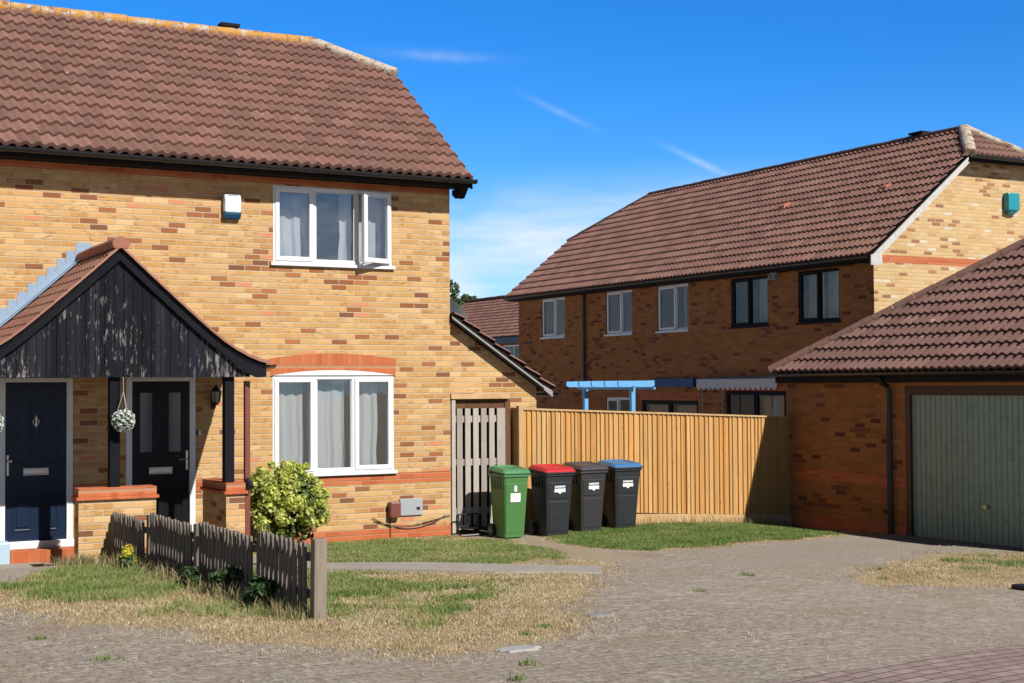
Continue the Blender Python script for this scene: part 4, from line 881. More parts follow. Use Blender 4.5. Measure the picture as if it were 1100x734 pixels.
# ================================================================== PICKET FENCE
pf = empty('picket_fence', (-5.16, -4.9, .25), 'low weathered grey picket fence stepping down towards the porch', 'fence'); pm = pmap(pf)
PX = -5.17
panels = [(-1.80, -3.19, .735), (-3.53, -4.96, .838), (-5.28, -6.74, .893), (-7.06, -8.03, .955)]
for (ya, yb, top) in panels:
    mb = MB(pm); y = ya; n = int(round((ya-yb)/.108)); st_ = (ya-yb)/n
    for i in range(n+1):
        yy = ya-i*st_; gz = float(g(PX, yy)); tl = random.uniform(-.012, .012); tz = top+random.uniform(-.012, .008); w = .054; dx = random.uniform(-.004, .004); x0 = PX-.03+dx
        mb.prism([(x0, yy-w/2, gz+.03), (x0, yy+w/2, gz+.03), (x0+tl*.3, yy+w/2+tl, tz-.03), (x0+tl*.3, yy+w/4+tl, tz), (x0+tl*.3, yy-w/4+tl, tz), (x0+tl*.3, yy-w/2+tl, tz-.03)], (.02, 0, 0))
    p_ = mb.build('picket_panel', PICKW, pf)
    r = MB(pm)
    for z in (top-.14, top-.42): r.box(PX-.008, PX+.03, yb-.03, ya+.03, z, z+.06)
    r.build('rail', PICKW, p_)
for (yy, top, w) in ((-1.72, .71, .08), (-3.36, .80, .085), (-5.12, .85, .09), (-6.92, .93, .095), (-8.17, .99, .088)):
    mb = MB(pm); lean = random.uniform(-.01, .01); mb.loft([[(PX+.03+dx_, yy+dy_, float(g(PX, yy))-.1) for dx_, dy_ in ((-.05, -w/2), (.05, -w/2), (.05, w/2), (-.05, w/2))], [(PX+.03+dx_+lean, yy+dy_, top) for dx_, dy_ in ((-.05, -w/2), (.05, -w/2), (.05, w/2), (-.05, w/2))]])
    mb.build('fence_post', PICKW if yy > -8 else mat_wood('pale_post', [(.24, .195, .16), (.28, .23, .19)], plank=.2, weather=((.22, .16, .12), .6, .3)), pf, bevel=.005)

# ================================================================== REAR HOUSE
XR, YR0, YR1, GZ = 10.66, 2.80, 17.2, -.25
rh = empty('terraced_house', (XR, YR0, GZ), 'long brown brick terraced house with five upstairs windows behind the boarded fence', 'house'); Lr = rh.location
rm_ = lambda u, d, z: (XR+d-Lr.x, u-Lr.y, z-Lr.z)      # facade facing -X: along = y
gmx = lambda u, d, z: (u-Lr.x, YR0+d-Lr.y, z-Lr.z)      # gable facing -Y: along = x
WW = [(14.64, 15.89, 3.43, 4.50, 'w'), (11.37, 12.59, 3.40, 4.50, 'w'), (9.00, 10.27, 3.40, 4.50, 'w'), (6.07, 7.37, 3.40, 4.48, 'b'), (3.80, 5.07, 3.40, 4.48, 'b')]
GW = [(11.50, 12.62, .9, 1.80, 'w'), (8.64, 10.98, .0, 1.74, 'b'), (5.50, 7.60, .0, 1.97, 'b')]
mb = MB(rm_); wall_mesh(mb, YR0, YR1, GZ, 4.62, [w[:4]+(.1,) for w in WW+GW]); mb.build('wall', BROWN, rh)
mb = MB(gmx); xr2 = 17.34; zs = lambda x: 4.62+(x-10.36)*.8-.12
mb.face([(XR, 0, GZ), (xr2, 0, GZ), (xr2, 0, 4.6), (17.2, 0, 4.6), (14.93+.1, 0, 6.72), (12.97, 0, 6.72), (XR, 0, zs(XR))]); mb.build('gable_wall', PALE, rh)
mb = MB(gmx); mb.face([(xr2, 0, GZ), (xr2, 14.4, GZ), (xr2, 14.4, 4.6), (xr2, 0, 4.6)]); mb.face([(XR, 14.4, GZ), (xr2, 14.4, GZ), (xr2, 14.4, 4.6), (14.9, 14.4, 6.6), (13, 14.4, 6.6), (XR, 14.4, 4.6)]); mb.build('back_wall', BROWN, rh)
mb = MB(gmx); mb.box(XR+.003, xr2, -.003, .02, 4.51, 4.66); mb.build('brick_band', RED, rh)
mb = MB(rm_); mb.box(YR0+.01, YR1, -.003, .02, 4.525, 4.61); mb.build('brick_band', RED, rh)
wl = ['white window at the far left end, its left light open', 'white two-light window right of the downpipe', 'white window above the blue pergola', 'black framed window left of the security lamp', 'black framed window at the right end, pale curtains behind']
for i, (a, b, c, e, k) in enumerate(WW):
    fmt, gl_ = (WHITE, GLASSD) if k == 'w' else (BLACKF, GLASSD); sp = .42 if k == 'w' else .5
    cu = {0: [(a+.7, a+.95)], 1: None, 2: [(a+.35, a+.5)], 3: [(a+.05, a+.55)], 4: [(a+.06, a+.56), (a+.7, a+1.2)]}[i]
    window(rm_, a, b, c, e, rh, fmt, gl_, [(0, sp, 'fixed'), (sp, 1, 'casement')], rec=.03, curt=cu, cm=CURTG, label=wl[i])
window(rm_, *GW[0][:4], rh, WHITE, GLASSD, [(0, .5, 'fixed'), (.5, 1, 'casement')], rec=.03)
TANB = mat_plain('tan_blind', (.42, .26, .14), .9)
for gw_ in GW[1:]:
    w_ = window(rm_, *gw_[:4], rh, BLACKF, GLASSD, [(0, .5, 'casement'), (.5, 1, 'casement')], rec=.03, sill=0)
    mb = MB(rm_); mb.box(gw_[0]+.1, gw_[0]+1.05, .15, .16, .9, gw_[3]-.12)
    if gw_ is GW[1]: mb.box(gw_[0]+1.3, gw_[1]-.1, .15, .16, .9, gw_[3]-.12)
    mb.build('blind', TANB, w_)
    mb = MB(rm_); mb.box(gw_[0]-.1, gw_[1]+.1, -.004, .02, gw_[3], gw_[3]+.22); mb.build('brick_lintel', RED, rh)
for nm, (a, b, c) in {'p': (8.71, 10.38, 2.05)}.items():
    mb = MB(rm_); mb.box(a, b, -.09, -.005, 2.06, 2.26); mb.build('blue_fascia_board', mat_plain('dark_blue_canvas', (.015, .07, .22), .6, var=.1), rh)
# awning over the patio door
AWN = mat_plain('grey_awning_cloth', (.62, .62, .62), .85, var=.15, scale=10, dirt=((.14, .14, .17), .6))
mb = MB(rm_); n = 16; 
y0a, y1a = 5.52, 8.38
mb.prism([(y0a, -.005, 2.27), (y0a, -.22, 2.235), (y0a, -.22, 2.215), (y0a, -.005, 2.24)], (y1a-y0a, 0, 0)); mb.box(y0a, y1a, -.235, -.222, 2.06, 2.235)
for i in range(n):
    a = y0a+(y1a-y0a)*i/n; b = y0a+(y1a-y0a)*(i+1)/n; k = 6; mb.prism([(a, -.235, 2.06)]+[(a+(b-a)*q/k, -.235, 2.06-.07*math.sin(q*math.pi/k)) for q in range(1, k)]+[(b, -.235, 2.06)], (0, .013, 0))
aw = mb.build('awning', AWN, rh)
mb = MB(rm_)
for yy in (8.2, 7.45): mb.tube([(yy, -.2, 2.2), (yy, -.2, GZ)], .014, 6)
mb.build('awning_pole', GREYP, rh)
mb = MB(rm_); mb.tube([(13.58, -.06, 4.5), (13.58, -.06, GZ)], .04, 8); mb.build('downpipe', BLACKP, rh)
mb = MB(rm_); mb.box(5.66, 5.86, -.10, 0, 4.40, 4.52); mb.tube([(5.69, -.14, 4.36), (5.69, -.12, 4.46)], [.06, .03], 8); mb.tube([(5.83, -.14, 4.36), (5.83, -.12, 4.46)], [.06, .03], 8); mb.build('security_lamp', mat_plain('pale_grey_plastic', (.5, .5, .48), .4), rh)
# roof
mb = MB(rm_); mb.box(YR0-.2, YR1+.15, -.29, -.265, 4.50, 4.62); mb.build('fascia', FASCIA, rh); mb = MB(rm_); mb.box(YR0-.2, YR1+.15, -.265, -.006, 4.505, 4.523); mb.build('soffit', FASCIA, rh)
gutter('gutter', rm_(YR1+.2, -.345, 4.60), rm_(YR0-.22, -.345, 4.60), .058, BLACKP, rh)
SR = .8; SLr = math.hypot(1, SR); VLr = (14.0-10.36)*SLr
def ur0(v):
    x = 10.36+v/SLr; return 2.55-YR0 if x < 13.1 else 2.55-YR0+(x-13.1)/.9*1.05
def ur1(v):
    x = 10.36+v/SLr; return 17.40-YR0 if x < 12.45 else 17.40-YR0-(x-12.45)/1.55*2.0
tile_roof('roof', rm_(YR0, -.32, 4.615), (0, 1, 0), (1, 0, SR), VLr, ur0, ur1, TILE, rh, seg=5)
mb = MB(gmx)   # underlying solid
P_ = lambda x, y, z: (x, y-YR0, z)
sol = [P_(10.40, 2.6, 4.58), P_(13.08, 2.6, 6.72), P_(14.0, 3.62, 7.46), P_(14.92, 2.6, 6.72), P_(17.6, 2.6, 4.58)]
sl2 = [P_(10.40, 17.35, 4.58), P_(12.5, 17.35, 6.26), P_(14.0, 15.35, 7.46), P_(15.5, 17.35, 6.26), P_(17.6, 17.35, 4.58)]
for f in ([sol[0], sol[1], sol[2], sl2[2], sl2[1], sl2[0]], [sol[4], sol[3], sol[2], sl2[2], sl2[3], sl2[4]], [sol[1], sol[2], sol[3]], [sl2[1], sl2[2], sl2[3]]): mb.face(f)
mb.build('roof_deck', FASCIA, rh, recalc=True)
hl = math.hypot(1.05, .74)
tile_roof('half_hip', gmx(14.0, -.30, 6.75), (1, 0, 0), (0, 1.05, .74), hl, lambda v: -.95*(1-v/hl)-.02, lambda v: .95*(1-v/hl)+.02, TILE, rh)
ridge_tiles('ridge', gmx(14.0, .8, 7.53), gmx(14.0, 12.6, 7.53), RIDGED, rh, r=.12)
ridge_tiles('hip_ridge', gmx(14.0, .78, 7.55), gmx(13.03, -.30, 6.78), RIDGEP, rh, r=.125, seg=.3); ridge_tiles('hip_ridge', gmx(14.0, .78, 7.55), gmx(14.97, -.30, 6.78), RIDGEP, rh, r=.12, seg=.3)
ridge_tiles('hip_ridge', gmx(14.0, 12.55, 7.54), gmx(12.43, 14.6, 6.31), RIDGED, rh, r=.10)
gutter('hip_gutter', gmx(13.0, -.36, 6.74), gmx(15.0, -.36, 6.74), .055, BLACKP, rh); mb = MB(gmx); mb.box(13.0, 15.0, -.29, -.27, 6.62, 6.75); mb.build('hip_fascia', FASCIA, rh)
mb = MB(gmx); z_ = lambda x: 4.62+(x-10.36)*.8-.02; mb.prism([(10.36, -.285, z_(10.36)), (13.02, -.285, z_(13.02)), (13.02, -.285, z_(13.02)-.13), (10.36, -.285, z_(10.36)-.17)], (0, .03, 0)); mb.box(10.33, 10.62, -.287, -.255, 4.42, 4.62); mb.build('barge_board', BARGEW, rh)
mb = MB(gmx); mb.prism([(10.36, -.255, z_(10.36)-.06), (13.02, -.255, z_(13.02)-.06), (13.02, -.255, z_(13.02)-.10), (10.36, -.255, z_(10.36)-.10)], (0, .25, 0)); mb.build('verge_soffit', FASCIA, rh)
for (x, y) in ((12.15, 7.45), (12.20, 4.2)):
    z = 4.62+(x-10.36)*.8+.05; mb = MB(rm_); mb.prism([(y-.13, x-XR, z-.02), (y+.13, x-XR, z-.02), (y+.10, x-XR+.05, z+.13), (y-.10, x-XR+.05, z+.13)], (0, .22, .10)); mb.build('roof_vent', TERRA, rh, bevel=.01)
mb = MB(gmx); mb.box(14.26, 14.60, -.16, 0, 5.70, 6.08); mb.prism([(14.28, -.14, 5.70), (14.58, -.14, 5.70), (14.50, -.08, 5.62), (14.36, -.08, 5.62)], (0, .08, 0)); mb.build('alarm_box', TEAL, rh, bevel=.03)
for (x, y, z, s) in ((14.0, 4.9, 7.62, .16), (12.55, 16.95, 6.30, .16)):
    mb = MB(gmx); mb.box(x-.12, x+.2, y-YR0-.2, y-YR0+.2, z, z+.05); mb.tube([(x, y-YR0, z-.15), (x, y-YR0, z)], .06, 8); mb.build('roof_flue', FASCIA, rh)

# pergola, standing clear of the house
pg = empty('pergola', (8.65, 8.40, GZ), 'bright blue timber pergola behind the fence by the terraced house', 'pergola'); pgm = pmap(pg)
for yy in (8.42, 10.42):
    mb = MB(pgm); mb.box(8.65, 8.75, yy-.03, yy+.07, GZ, 2.085); mb.build('pergola_post', BLUEW, pg)
mb = MB(pgm); mb.box(8.655, 8.70, 8.32, 10.75, 2.015, 2.066); mb.build('pergola_beam', BLUEW, pg)
mb = MB(pgm); mb.box(9.20, 9.25, 8.32, 10.75, 2.015, 2.066); mb.build('pergola_beam', BLUEW, pg)
for i in range(5):
    yy = 8.39+i*.56; mb = MB(pgm); mb.prism([(8.30, yy, 2.10), (8.30, yy, 2.20), (9.27, yy, 2.215), (9.27, yy, 2.10), (9.20, yy, 2.07), (8.38, yy, 2.07)], (0, .045, 0)); mb.build('rafter', BLUEW, pg)

# ================================================================== GARAGE
XG, YG = 6.10, -.05
ga = empty('garage', (XG, YG, -.2), 'brick garage with a sage green ribbed door under a hipped tile roof', 'garage'); Lg = ga.location
gx_ = lambda u, d, z: (XG+d-Lg.x, u-Lg.y, z-Lg.z)
mb = MB(gx_); wall_mesh(mb, -6.8, YG, -.4, 2.25, [(-5.05, -2.70, -.4, 2.09, .08)]); wb = [(YG, 0, -.4), (YG, 6, -.4), (YG, 6, 2.25), (YG, 0, 2.25)]; mb.face(wb); mb.face([(-6.8,)+p[1:] for p in wb]); mb.face([(-6.8, 6, -.4), (YG, 6, -.4), (YG, 6, 2.25), (-6.8, 6, 2.25)]); mb.build('wall', BROWN, ga)
mb = MB(gx_); mb.box(-2.70, YG+.003, -.003, .02, .60, .755); mb.build('brick_band', RED, ga); mb = MB(gx_); mb.box(-2.70, YG+.01, -.01, .02, -.35, .02); mb.build('plinth', RED, ga)
mb = MB(gx_); mb.box(-5.05, -4.95, .0, .08, -.3, 2.09); mb.box(-2.80, -2.70, .0, .08, -.3, 2.09); mb.box(-4.95, -2.80, .0, .08, 1.955, 2.09); mb.build('door_frame', MAROON, ga)
mb = MB(gx_); y = -4.95; rings = []; n = 0
prof = []
while y < -2.81:
    prof += [(y, .045), (y+.075, .045), (y+.082, .057), (y+.093, .057)]; y += .1
prof.append((-2.80, .045))
lo = [mb.v((a, d, -.16)) for a, d in prof]; hi = [mb.v((a, d, 1.95)) for a, d in prof]
for i in range(len(prof)-1): mb.bm.faces.new([lo[i], lo[i+1], hi[i+1], hi[i]])
gd = mb.build('garage_door', GARG, ga); mb = MB(gx_); mb.box(-4.95, -2.80, .06, .09, -.3, 1.96); mb.build('door_back', MAROON, gd)
mb = MB(gx_); mb.tube([(-4.21, .045, .42), (-4.21, -.01, .42)], .035, 10); mb.box(-4.25, -4.17, -.03, -.01, .405, .435); mb.build('door_handle', CHROME, gd)
mb = MB(gx_); mb.tube([(-2.42, -.26, 2.22), (-2.42, -.20, 2.13), (-2.42, -.07, 2.08), (-2.42, -.05, 2.0), (-2.42, -.05, -.2)], .038, 8); mb.build('downpipe', BLACKP, ga)
mb = MB(gx_); mb.box(-6.9, YG+.06, -.20, -.18, 2.14, 2.29); mb.build('fascia', FASCIA, ga); mb = MB(gx_); mb.box(-6.9, YG+.06, -.18, -.004, 2.17, 2.185); mb.box(-6.9, YG+.1, 0, 5, 2.255, 2.30); mb.build('soffit', FASCIA, ga)
gutter('gutter', gx_(YG+.16, -.25, 2.285), gx_(-6.9, -.25, 2.285), .055, BLACKP, ga)
SG = .7; SLg = math.hypot(1, SG); VLg = 3.0*SLg
tile_roof('roof', gx_(0, -.23, 2.30), (0, 1, 0), (1, 0, SG), VLg, lambda v: -7.0+Lg.y+v/SLg-Lg.y, lambda v: .09-v/SLg+0, TILED, ga)
mb = MB(gx_); pk = 2.30+3.0*SG-.04
q = [(.07, -.2, 2.27), (-7.0, -.2, 2.27), (-7.0, 6.2, 2.27), (.07, 6.2, 2.27)]; r1, r2 = (-2.93, 2.8, pk), (-4.0, 2.8, pk)
for f in ([q[0], q[1], r2, r1], [q[1], q[2], r2], [q[2], q[3], r1, r2], [q[3], q[0], r1], q): mb.face(f)
mb.build('roof_deck', FASCIA, ga, recalc=True)
ridge_tiles('hip_ridge', gx_(.10, -.24, 2.335), gx_(-2.92, 2.78, 2.335+3.02*SG), mat_plain('garage_ridge', (.20, .10, .08), .9, var=.3, scale=10, dirt=((.34, .26, .2), .5)), ga, r=.10, seg=.36)

# ================================================================== FAR HOUSE
fh = empty('far_house', (24, 40, 0), 'distant brown tiled house with dark blue fascia seen between the two brick houses', 'house'); fhm = lambda u, d, z: (d, u-40, z)
tile_roof('roof', fhm(40, -.3, 4.45), (0, 1, 0), (1, 0, .70), 3.3*1.221, lambda v: -12, lambda v: 12.6, TILE, fh, seg=4, lich=None)
mb = MB(fhm); mb.box(28, 52.5, -.35, -.2, 4.12, 4.42); mb.build('fascia', mat_plain('dark_blue_fascia', (.02, .05, .10), .5), fh)
mb = MB(fhm); wall_mesh(mb, 28.2, 52.2, -.5, 4.4, [(40.8, 42.9, 2.8, 4.05, .1)]); mb.face([(52.2, 0, -.5), (52.2, 6, -.5), (52.2, 6, 4.4), (52.2, 3, 6.6), (52.2, 0, 4.4)]); mb.build('wall', BROWN, fh)
window(fhm, 40.8, 42.9, 2.8, 4.05, fh, WHITE, GLASSD, [(0, .5, 'fixed'), (.5, 1, 'fixed')])
ridge_tiles('ridge', fhm(52.6, 3.0, 6.78), fhm(28, 3.0, 6.78), RIDGED, fh, r=.15)
mb = MB(fhm); mb.prism([(28, 0, 4.4), (28, 3, 6.68), (28, 6, 4.4)], (24, 0, 0)); mb.build('roof_deck', FASCIA, fh)

# ================================================================== VEGETATION
def blades(name, pts, h, w, attr, m, lean=.5, kind='stuff', seg2=False, label=None):
    n = len(pts); x, y = pts[:, 0], pts[:, 1]; z = g(x, y)-.004; a = rng.random(n)*2*np.pi; l = rng.random(n)*lean*h; b = rng.random(n)*2*np.pi
    ww = w*(.6+.8*rng.random(n)); dx, dy = np.cos(a)*ww/2, np.sin(a)*ww/2; lx, ly = np.cos(b)*l, np.sin(b)*l
    c = np.zeros((n, 5, 3)); zt_ = np.clip(1-l/h*.35, .3, 1)
    c[:, 0] = np.stack([x-dx, y-dy, z], -1); c[:, 1] = np.stack([x+dx, y+dy, z], -1)
    c[:, 2] = np.stack([x+dx*.8+lx*.4, y+dy*.8+ly*.4, z+h*.62*zt_], -1); c[:, 3] = np.stack([x-dx*.8+lx*.4, y-dy*.8+ly*.4, z+h*.62*zt_], -1)
    c[:, 4] = np.stack([x+lx*1.3, y+ly*1.3, z+h*zt_], -1)
    co = c.reshape(-1, 3); i = np.arange(n)*5; f = np.stack([np.stack([i, i+1, i+2], -1), np.stack([i, i+2, i+3], -1), np.stack([i+3, i+2, i+4], -1)], 1).reshape(-1, 3)
    me = bpy.data.meshes.new(name); me.vertices.add(len(co)); me.vertices.foreach_set('co', co.ravel()); nf = len(f)
    me.loops.add(nf*3); me.loops.foreach_set('vertex_index', f.ravel().astype(np.int32)); me.polygons.add(nf); me.polygons.foreach_set('loop_start', np.arange(nf, dtype=np.int32)*3); me.update(calc_edges=True); me.validate()
    at = me.attributes.new('rnd', 'FLOAT', 'POINT'); at.data.foreach_set('value', np.repeat(attr, 5).astype(np.float32))
    o = link(name, me, m, None, uv=False); o['kind'] = kind
    return o
GRASSM = mat_leaf('grass_blades', [(.12, .21, .045), (.19, .28, .07), (.29, .34, .115), (.44, .42, .20)])
STRAWM = mat_leaf('straw_blades', [(.26, .20, .09), (.46, .34, .18), (.66, .54, .34), (.80, .70, .50)])
N0 = 1300000
px = rng.uniform(-8.6, 6.1, N0); py = rng.uniform(-10.4, -.05, N0)
dist = np.hypot(px+9.0, py+18.3); cosv = ((px+9.014)*.4803+(py+18.293)*.8766)/dist; latv = ((px+9.014)*.877-(py+18.293)*.4804)/(((px+9.014)*.4803+(py+18.293)*.8766))
vis = np.abs(latv) < .40
px, py = px[vis], py[vis]; stw, grn, drt, pal = masks(px, py)
def off_path(px, py):
    p1 = inpoly(px, py, [(-4.3, -2.0), (-3.62, -4.37), (-2.02, -5.42), (-1.2, -5.8), (-1.6, -6.35), (-2.55, -6.12), (-3.9, -4.98), (-4.65, -2.4)]); p2 = inpoly(px, py, [(-6.95, 0), (-5.7, 0), (-5.72, -1.95), (-6.72, -4.1), (-7.2, -4.6)])
    pr = inpoly(px, py, [(-5.6, 0), (-3.6, 0), (-3.6, -1.9), (-5.6, -1.9)])
    return (p1 < .03+.05*rng.random(len(px))) & (p2 < .03) & (pr < 0)
ok = off_path(px, py)
gsel = ok & (rng.random(len(px)) < grn*.62*(1-.8*drt)) ; ssel = ok & ~gsel & (rng.random(len(px)) < stw*.5*(1-.85*drt))
gp = np.stack([px[gsel], py[gsel]], -1); sp = np.stack([px[ssel], py[ssel]], -1)
cmask = inpoly(gp[:, 0], gp[:, 1], C_POLY) > 0; amask = gp[:, 0] < -5.0
tall = fbm(gp[:, 0], gp[:, 1], 1.5)
gh = (.022+.030*rng.random(len(gp)))*(.7+.8*tall)*np.where(amask, 1.45, 1.0)
gr_attr = np.clip(rng.random(len(gp))*.6+np.where(cmask, .06, .28)+(fbm(gp[:, 0]+9, gp[:, 1], 3)-.5)*.9, 0, 1)
blades('grass', gp, gh, .007, gr_attr, GRASSM, lean=.9)
sh_ = (.010+.020*rng.random(len(sp)))*(.6+.9*fbm(sp[:, 0], sp[:, 1], 1.8))*np.where(sp[:, 0] < -5.0, 1.35, 1.0)
blades('dry_grass', sp, sh_, .006, np.clip(rng.random(len(sp))*.7+(fbm(sp[:, 0], sp[:, 1], 4)-.2)*.5, 0, 1), STRAWM, lean=1.1)
# a few stray shoots and bare gaps
# long unmown stalks at the foot of the picket fence and pier, and tufts
def tufts(n, cx, cy, sx_, sy_): return np.stack([rng.normal(cx, sx_, n), rng.normal(cy, sy_, n)], -1)
tp = np.concatenate([np.stack([rng.normal(PX-.12, .10, 2600), rng.uniform(-8.2, -1.9, 2600)], -1), tufts(500, -5.62, -2.05, .14, .1), tufts(260, -5.5, -2.9, .25, .4), tufts(140, -6.9, -4.5, .2, .3), np.stack([rng.uniform(2.9, 6.05, 500), rng.normal(-.25, .07, 500)], -1)])
tp = tp[(tp[:, 1] < -.1)]
blades('long_grass', tp, (.07+.13*rng.random(len(tp))), .006, np.clip(rng.random(len(tp)), 0, 1), mat_leaf('long_grass', [(.09, .13, .035), (.22, .21, .09), (.48, .37, .20), (.58, .46, .28)]), lean=.7)
tt = np.concatenate([tufts(45, *c_, .035, .035) for c_ in ((-5.0, -11.0), (-4.7, -10.6), (-6.9, -9.0), (-7.1, -7.9), (-4.15, -9.6), (-3.9, -9.4), (1.6, -7.0), (.2, -6.5), (-1.5, -8.0), (2.3, -6.2), (-6.75, -4.3), (-6.7, -4.5), (4.0, -6.0))])
blades('weed_tufts', tt, .02+.03*rng.random(len(tt)), .008, rng.random(len(tt))*.5, GRASSM, lean=.9)
lt_ = np.stack([rng.uniform(-8, 5.5, 42000), rng.uniform(-12.5, -4.2, 42000)], -1); s_, g_, d_, p_ = masks(lt_[:, 0], lt_[:, 1]); keep = (rng.random(len(lt_)) < (.05+.7*ss(.45, .65, fbm(lt_[:, 0], lt_[:, 1], .8)))) & off_path(lt_[:, 0], lt_[:, 1]); lt_ = lt_[keep]
blades('straw_litter', lt_, .010+.02*rng.random(len(lt_)), .006, rng.random(len(lt_)), STRAWM, lean=2.0)

def leaf_cloud(name, centers, size, nleaf, m, parent=None, up_=.3, elong=1.8, rs=1):
    """centers: list of (x,y,z,r) clumps; leaves are small folded quads around the clump shells"""
    r_ = np.random.default_rng(rs); cs = np.array(centers); k = r_.integers(0, len(cs), nleaf); d = r_.normal(size=(nleaf, 3)); d /= np.linalg.norm(d, axis=1)[:, None]
    rad = cs[k, 3]*(.55+.5*r_.random(nleaf)**.5); p = cs[k, :3]+d*rad[:, None]*np.array([1, 1, .9])
    nrm = d+r_.normal(size=(nleaf, 3))*.55+np.array([0, 0, up_]); nrm /= np.linalg.norm(nrm, axis=1)[:, None]
    a = np.cross(nrm, r_.normal(size=(nleaf, 3))); a /= np.linalg.norm(a, axis=1)[:, None]; b = np.cross(nrm, a); s = size*(.6+.8*r_.random(nleaf))
    A = a*s[:, None]*elong/2; B = b*s[:, None]/2; c = np.stack([p-A, p+B+nrm*s[:, None]*.12, p+A, p-B+nrm*s[:, None]*.12], 1); co = c.reshape(-1, 3)
    me = bpy.data.meshes.new(name); i = np.arange(nleaf)*4; f = np.stack([i, i+1, i+2, i+3], -1); me.from_pydata(co, [], f.tolist())
    at = me.attributes.new('rnd', 'FLOAT', 'POINT'); at.data.foreach_set('value', np.repeat(r_.random(nleaf), 4).astype(np.float32)); return link(name, me, m, parent, uv=False)
# golden shrub by the porch pier
sc = (-2.90, -1.15); sz = float(g(*sc))
sh = empty('golden_shrub', (sc[0], sc[1], sz), 'rounded yellow green variegated shrub between the porch pier and the lower window', 'shrub')
SHR = mat_leaf('golden_leaves', [(.16, .24, .04), (.48, .56, .09), (.70, .74, .16), (.82, .82, .24), (.86, .84, .44)], trans=.45)
rr_ = random.Random(11); cl = []
for i in range(95):
    th_ = rr_.uniform(0, 2*math.pi); ph = math.acos(rr_.uniform(-.35, 1)); R_ = rr_.uniform(.82, 1.05)
    cl.append((.49*R_*math.sin(ph)*math.cos(th_), .45*R_*math.sin(ph)*math.sin(th_), .58+.50*R_*math.cos(ph), rr_.uniform(.07, .125)))
for i in range(16):
    th_ = rr_.uniform(0, 2*math.pi); ph = math.acos(rr_.uniform(-.2, 1)); cl.append((.58*math.sin(ph)*math.cos(th_), .52*math.sin(ph)*math.sin(th_), .58+.58*math.cos(ph), rr_.uniform(.035, .06)))
for i in range(14): cl.append((rr_.uniform(-.3, .3), rr_.uniform(-.3, .3), rr_.uniform(.2, .7), .18))
leaf_cloud('foliage', cl, .033, 15000, SHR, sh, rs=4)
core = MB()
for i in range(7):
    a = i*2*math.pi/7; core.tube([(0, 0, 0), (.1*math.cos(a), .1*math.sin(a), .25), (.28*math.cos(a), .28*math.sin(a), .6)], [.018, .012, .006], 5)
core.build('stem', BROWNW, sh)
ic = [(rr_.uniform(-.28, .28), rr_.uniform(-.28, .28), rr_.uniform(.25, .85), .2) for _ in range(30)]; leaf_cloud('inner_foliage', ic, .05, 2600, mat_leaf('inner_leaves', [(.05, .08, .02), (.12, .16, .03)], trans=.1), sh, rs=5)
# weeds at the picket fence
WEED = mat_leaf('weed_leaves', [(.035, .07, .02), (.06, .12, .035), (.09, .16, .06)])
for (x, y, s, lab) in ((-5.27, -6.35, .72, 'dark leafy weed in front of the third and fourth picket panels'), (-5.27, -7.3, .78, 'dark green weed clump at the picket fence foot beside the pale end post'), (-5.34, -5.6, .55, 'small low weed under the third picket panel')):
    t = empty('weed', (x, y, float(g(x, y))), lab, 'weed', 'leafy weeds along the picket fence')
    leaf_cloud('foliage', [(rr_.uniform(-.1, .1)*s, rr_.uniform(-.28, .28)*s, rr_.uniform(.03, .28)*s, .07*s) for _ in range(16)], .035, int(750*s), WEED, t, rs=int(-y*10))
    st = MB(); 
    for i in range(5): st.tube([(0, 0, -.02), (rr_.uniform(-.08, .08), rr_.uniform(-.15, .15), .25*s)], .004, 4)
    st.build('stem', WEED, t)
t = empty('yellow_wildflower', (-5.40, -3.40, float(g(-5.4, -3.4))), 'clump of yellow wildflowers in the grass beside the picket fence', 'flowers')
leaf_cloud('flowers', [(rr_.uniform(-.06, .06), rr_.uniform(-.16, .16), rr_.uniform(.1, .22), .05) for _ in range(9)], .02, 420, mat_leaf('yellow_petals', [(.70, .58, .03), (.80, .70, .08)]), t, rs=8, elong=1.1)
leaf_cloud('leaves', [(rr_.uniform(-.06, .06), rr_.uniform(-.18, .18), rr_.uniform(.02, .14), .06) for _ in range(9)], .03, 300, WEED, t, rs=9)
# hanging flower balls
def flower_ball(x, y, z, lab):
    t = empty('flower_ball', (x, y, z), lab, 'hanging basket', 'white flower balls hanging in the porch')
    W_ = mat_leaf('white_petals', [(.60, .64, .55), (.74, .77, .70), (.80, .80, .78)], trans=.15) if 'white_petals' not in bpy.data.materials else bpy.data.materials['white_petals']
    r2 = np.random.default_rng(int(abs(x*10))); cs = []
    for i in range(60):
        ph = math.acos(1-2*(i+.5)/60); th_ = i*2.39996; cs.append((.115*math.sin(ph)*math.cos(th_), .115*math.sin(ph)*math.sin(th_), .115*math.cos(ph), .022))
    leaf_cloud('blossom', cs, .018, 1500, W_, t, rs=3, elong=1.1)
    leaf_cloud('leaves', [(0, 0, 0, .122), (0, 0, 0, .105), (0, 0, 0, .08)], .028, 650, mat_leaf('ball_leaves', [(.03, .09, .03), (.07, .17, .06)]) if 'ball_leaves' not in bpy.data.materials else bpy.data.materials['ball_leaves'], t, rs=6)
    c = MB(); top = 2.245-z
    for dx_, dy_ in ((-.07, 0), (.06, .03), (.02, -.07)): c.tube([(dx_, dy_, .09), (0, 0, .33)], .004, 4)
    c.tube([(0, 0, .33), (0, 0, top)], .004, 4); c.tube([(0, .0, top-.0), (0, .05, top)], .006, 4); c.build('chain', GREYP, t)
flower_ball(-5.09, -1.90, 1.755, 'white flower ball hanging in front of the post between the two front doors')
flower_ball(-6.52, -1.90, 1.745, 'white flower ball hanging at the left edge beside the navy door')

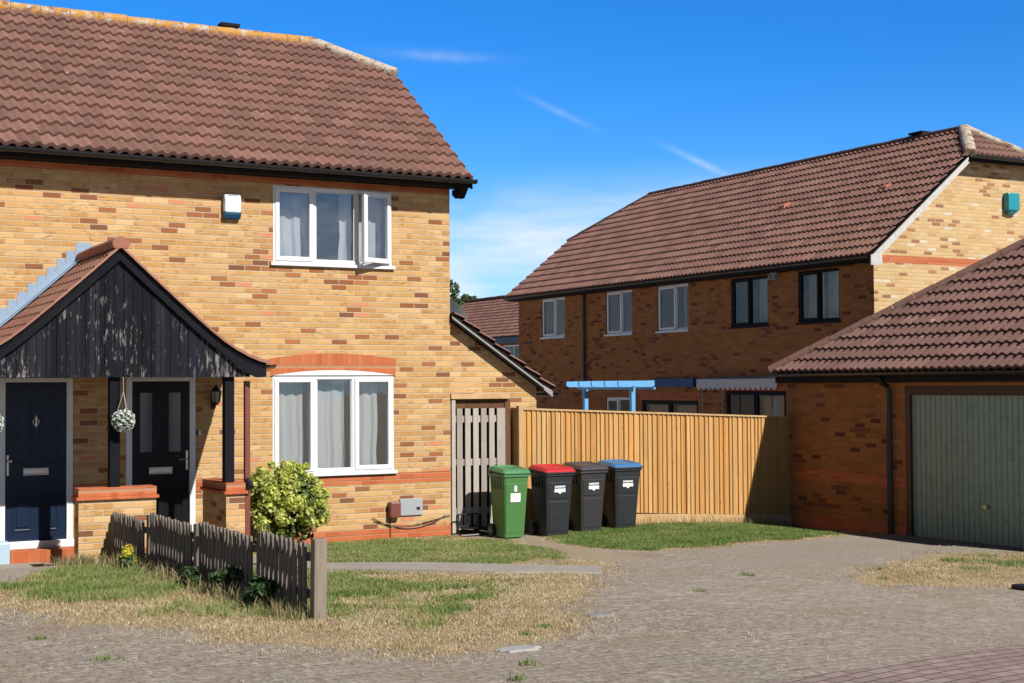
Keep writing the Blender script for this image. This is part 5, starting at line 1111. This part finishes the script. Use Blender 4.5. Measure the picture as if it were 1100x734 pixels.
# manhole / stopcock lids in the paving
for (x, y, a, b, lab, m_) in ((-4.50, -10.12, .15, .09, 'pale grey flat stone lying at the front edge of the dry grass', mat_plain('pale_stone', (.38, .37, .35), .8, bump=.3)), (-3.25, -9.15, .12, .08, 'darker grey flat stone half buried at the right tip of the dry grass', mat_plain('grey_stone', (.26, .25, .25), .8, bump=.3))):
    mb = MB(); z = float(g(x, y)); n = 14; rad = [1+.15*math.sin(i*2.1+x)+.1*math.sin(i*3.7) for i in range(n)]
    mb.loft([[(a*k*rad[i]*math.cos(i*2*math.pi/n), b*k*rad[i]*math.sin(i*2*math.pi/n), zz) for i in range(n)] for k, zz in ((1, -.02), (1, .006), (.85, .014))]); o = mb.build('flat_stone', m_, None, bevel=0); o.location = (x, y, z); tag(o, lab, 'stone', 'flat stones at the verge')
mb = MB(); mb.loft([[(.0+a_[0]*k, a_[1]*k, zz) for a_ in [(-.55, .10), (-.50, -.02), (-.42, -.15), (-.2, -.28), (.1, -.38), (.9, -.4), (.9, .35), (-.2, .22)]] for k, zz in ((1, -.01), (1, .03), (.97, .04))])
o = mb.build('shadow_sheet', mat_plain('shadow_black', (.012, .013, .017), .6), None); o.location = (2.78, -8.38, float(g(2.4, -8.2))+.01); o.rotation_euler = (0, 0, math.radians(-29)); tag(o, 'flat black sheet standing in for a shadow on the paving at the right edge of the picture', 'shadow sheet')  # dark sheet laid in place of a shadow cast from outside the frame

# far tree tops beyond the annex
tr = empty('tree', (32.0, 64.2, -.2), 'distant green tree whose top shows above the annex roof beside the dish', 'tree')
mb = MB(); mb.tube([(0, 0, 0), (.1, 0, 1.8), (.05, .1, 4.6), (0, 0, 7.4)], [.2, .16, .1, .04], 8)
for i in range(6):
    a = i*1.05; mb.tube([(0, 0, 1.8+i*.3), (.9*math.cos(a), .9*math.sin(a), 5.0+i*.3)], [.07, .02], 6)
mb.build('trunk', BROWNW, tr)
leaf_cloud('crown', [(rr_.gauss(0, 1.1), rr_.gauss(0, 1.1), 6.4+rr_.gauss(0, .95), rr_.uniform(.3, .6)) for _ in range(50)], .16, 9000, mat_leaf('tree_leaves', [(.04, .08, .02), (.07, .12, .035), (.10, .16, .05)]), tr, rs=12)
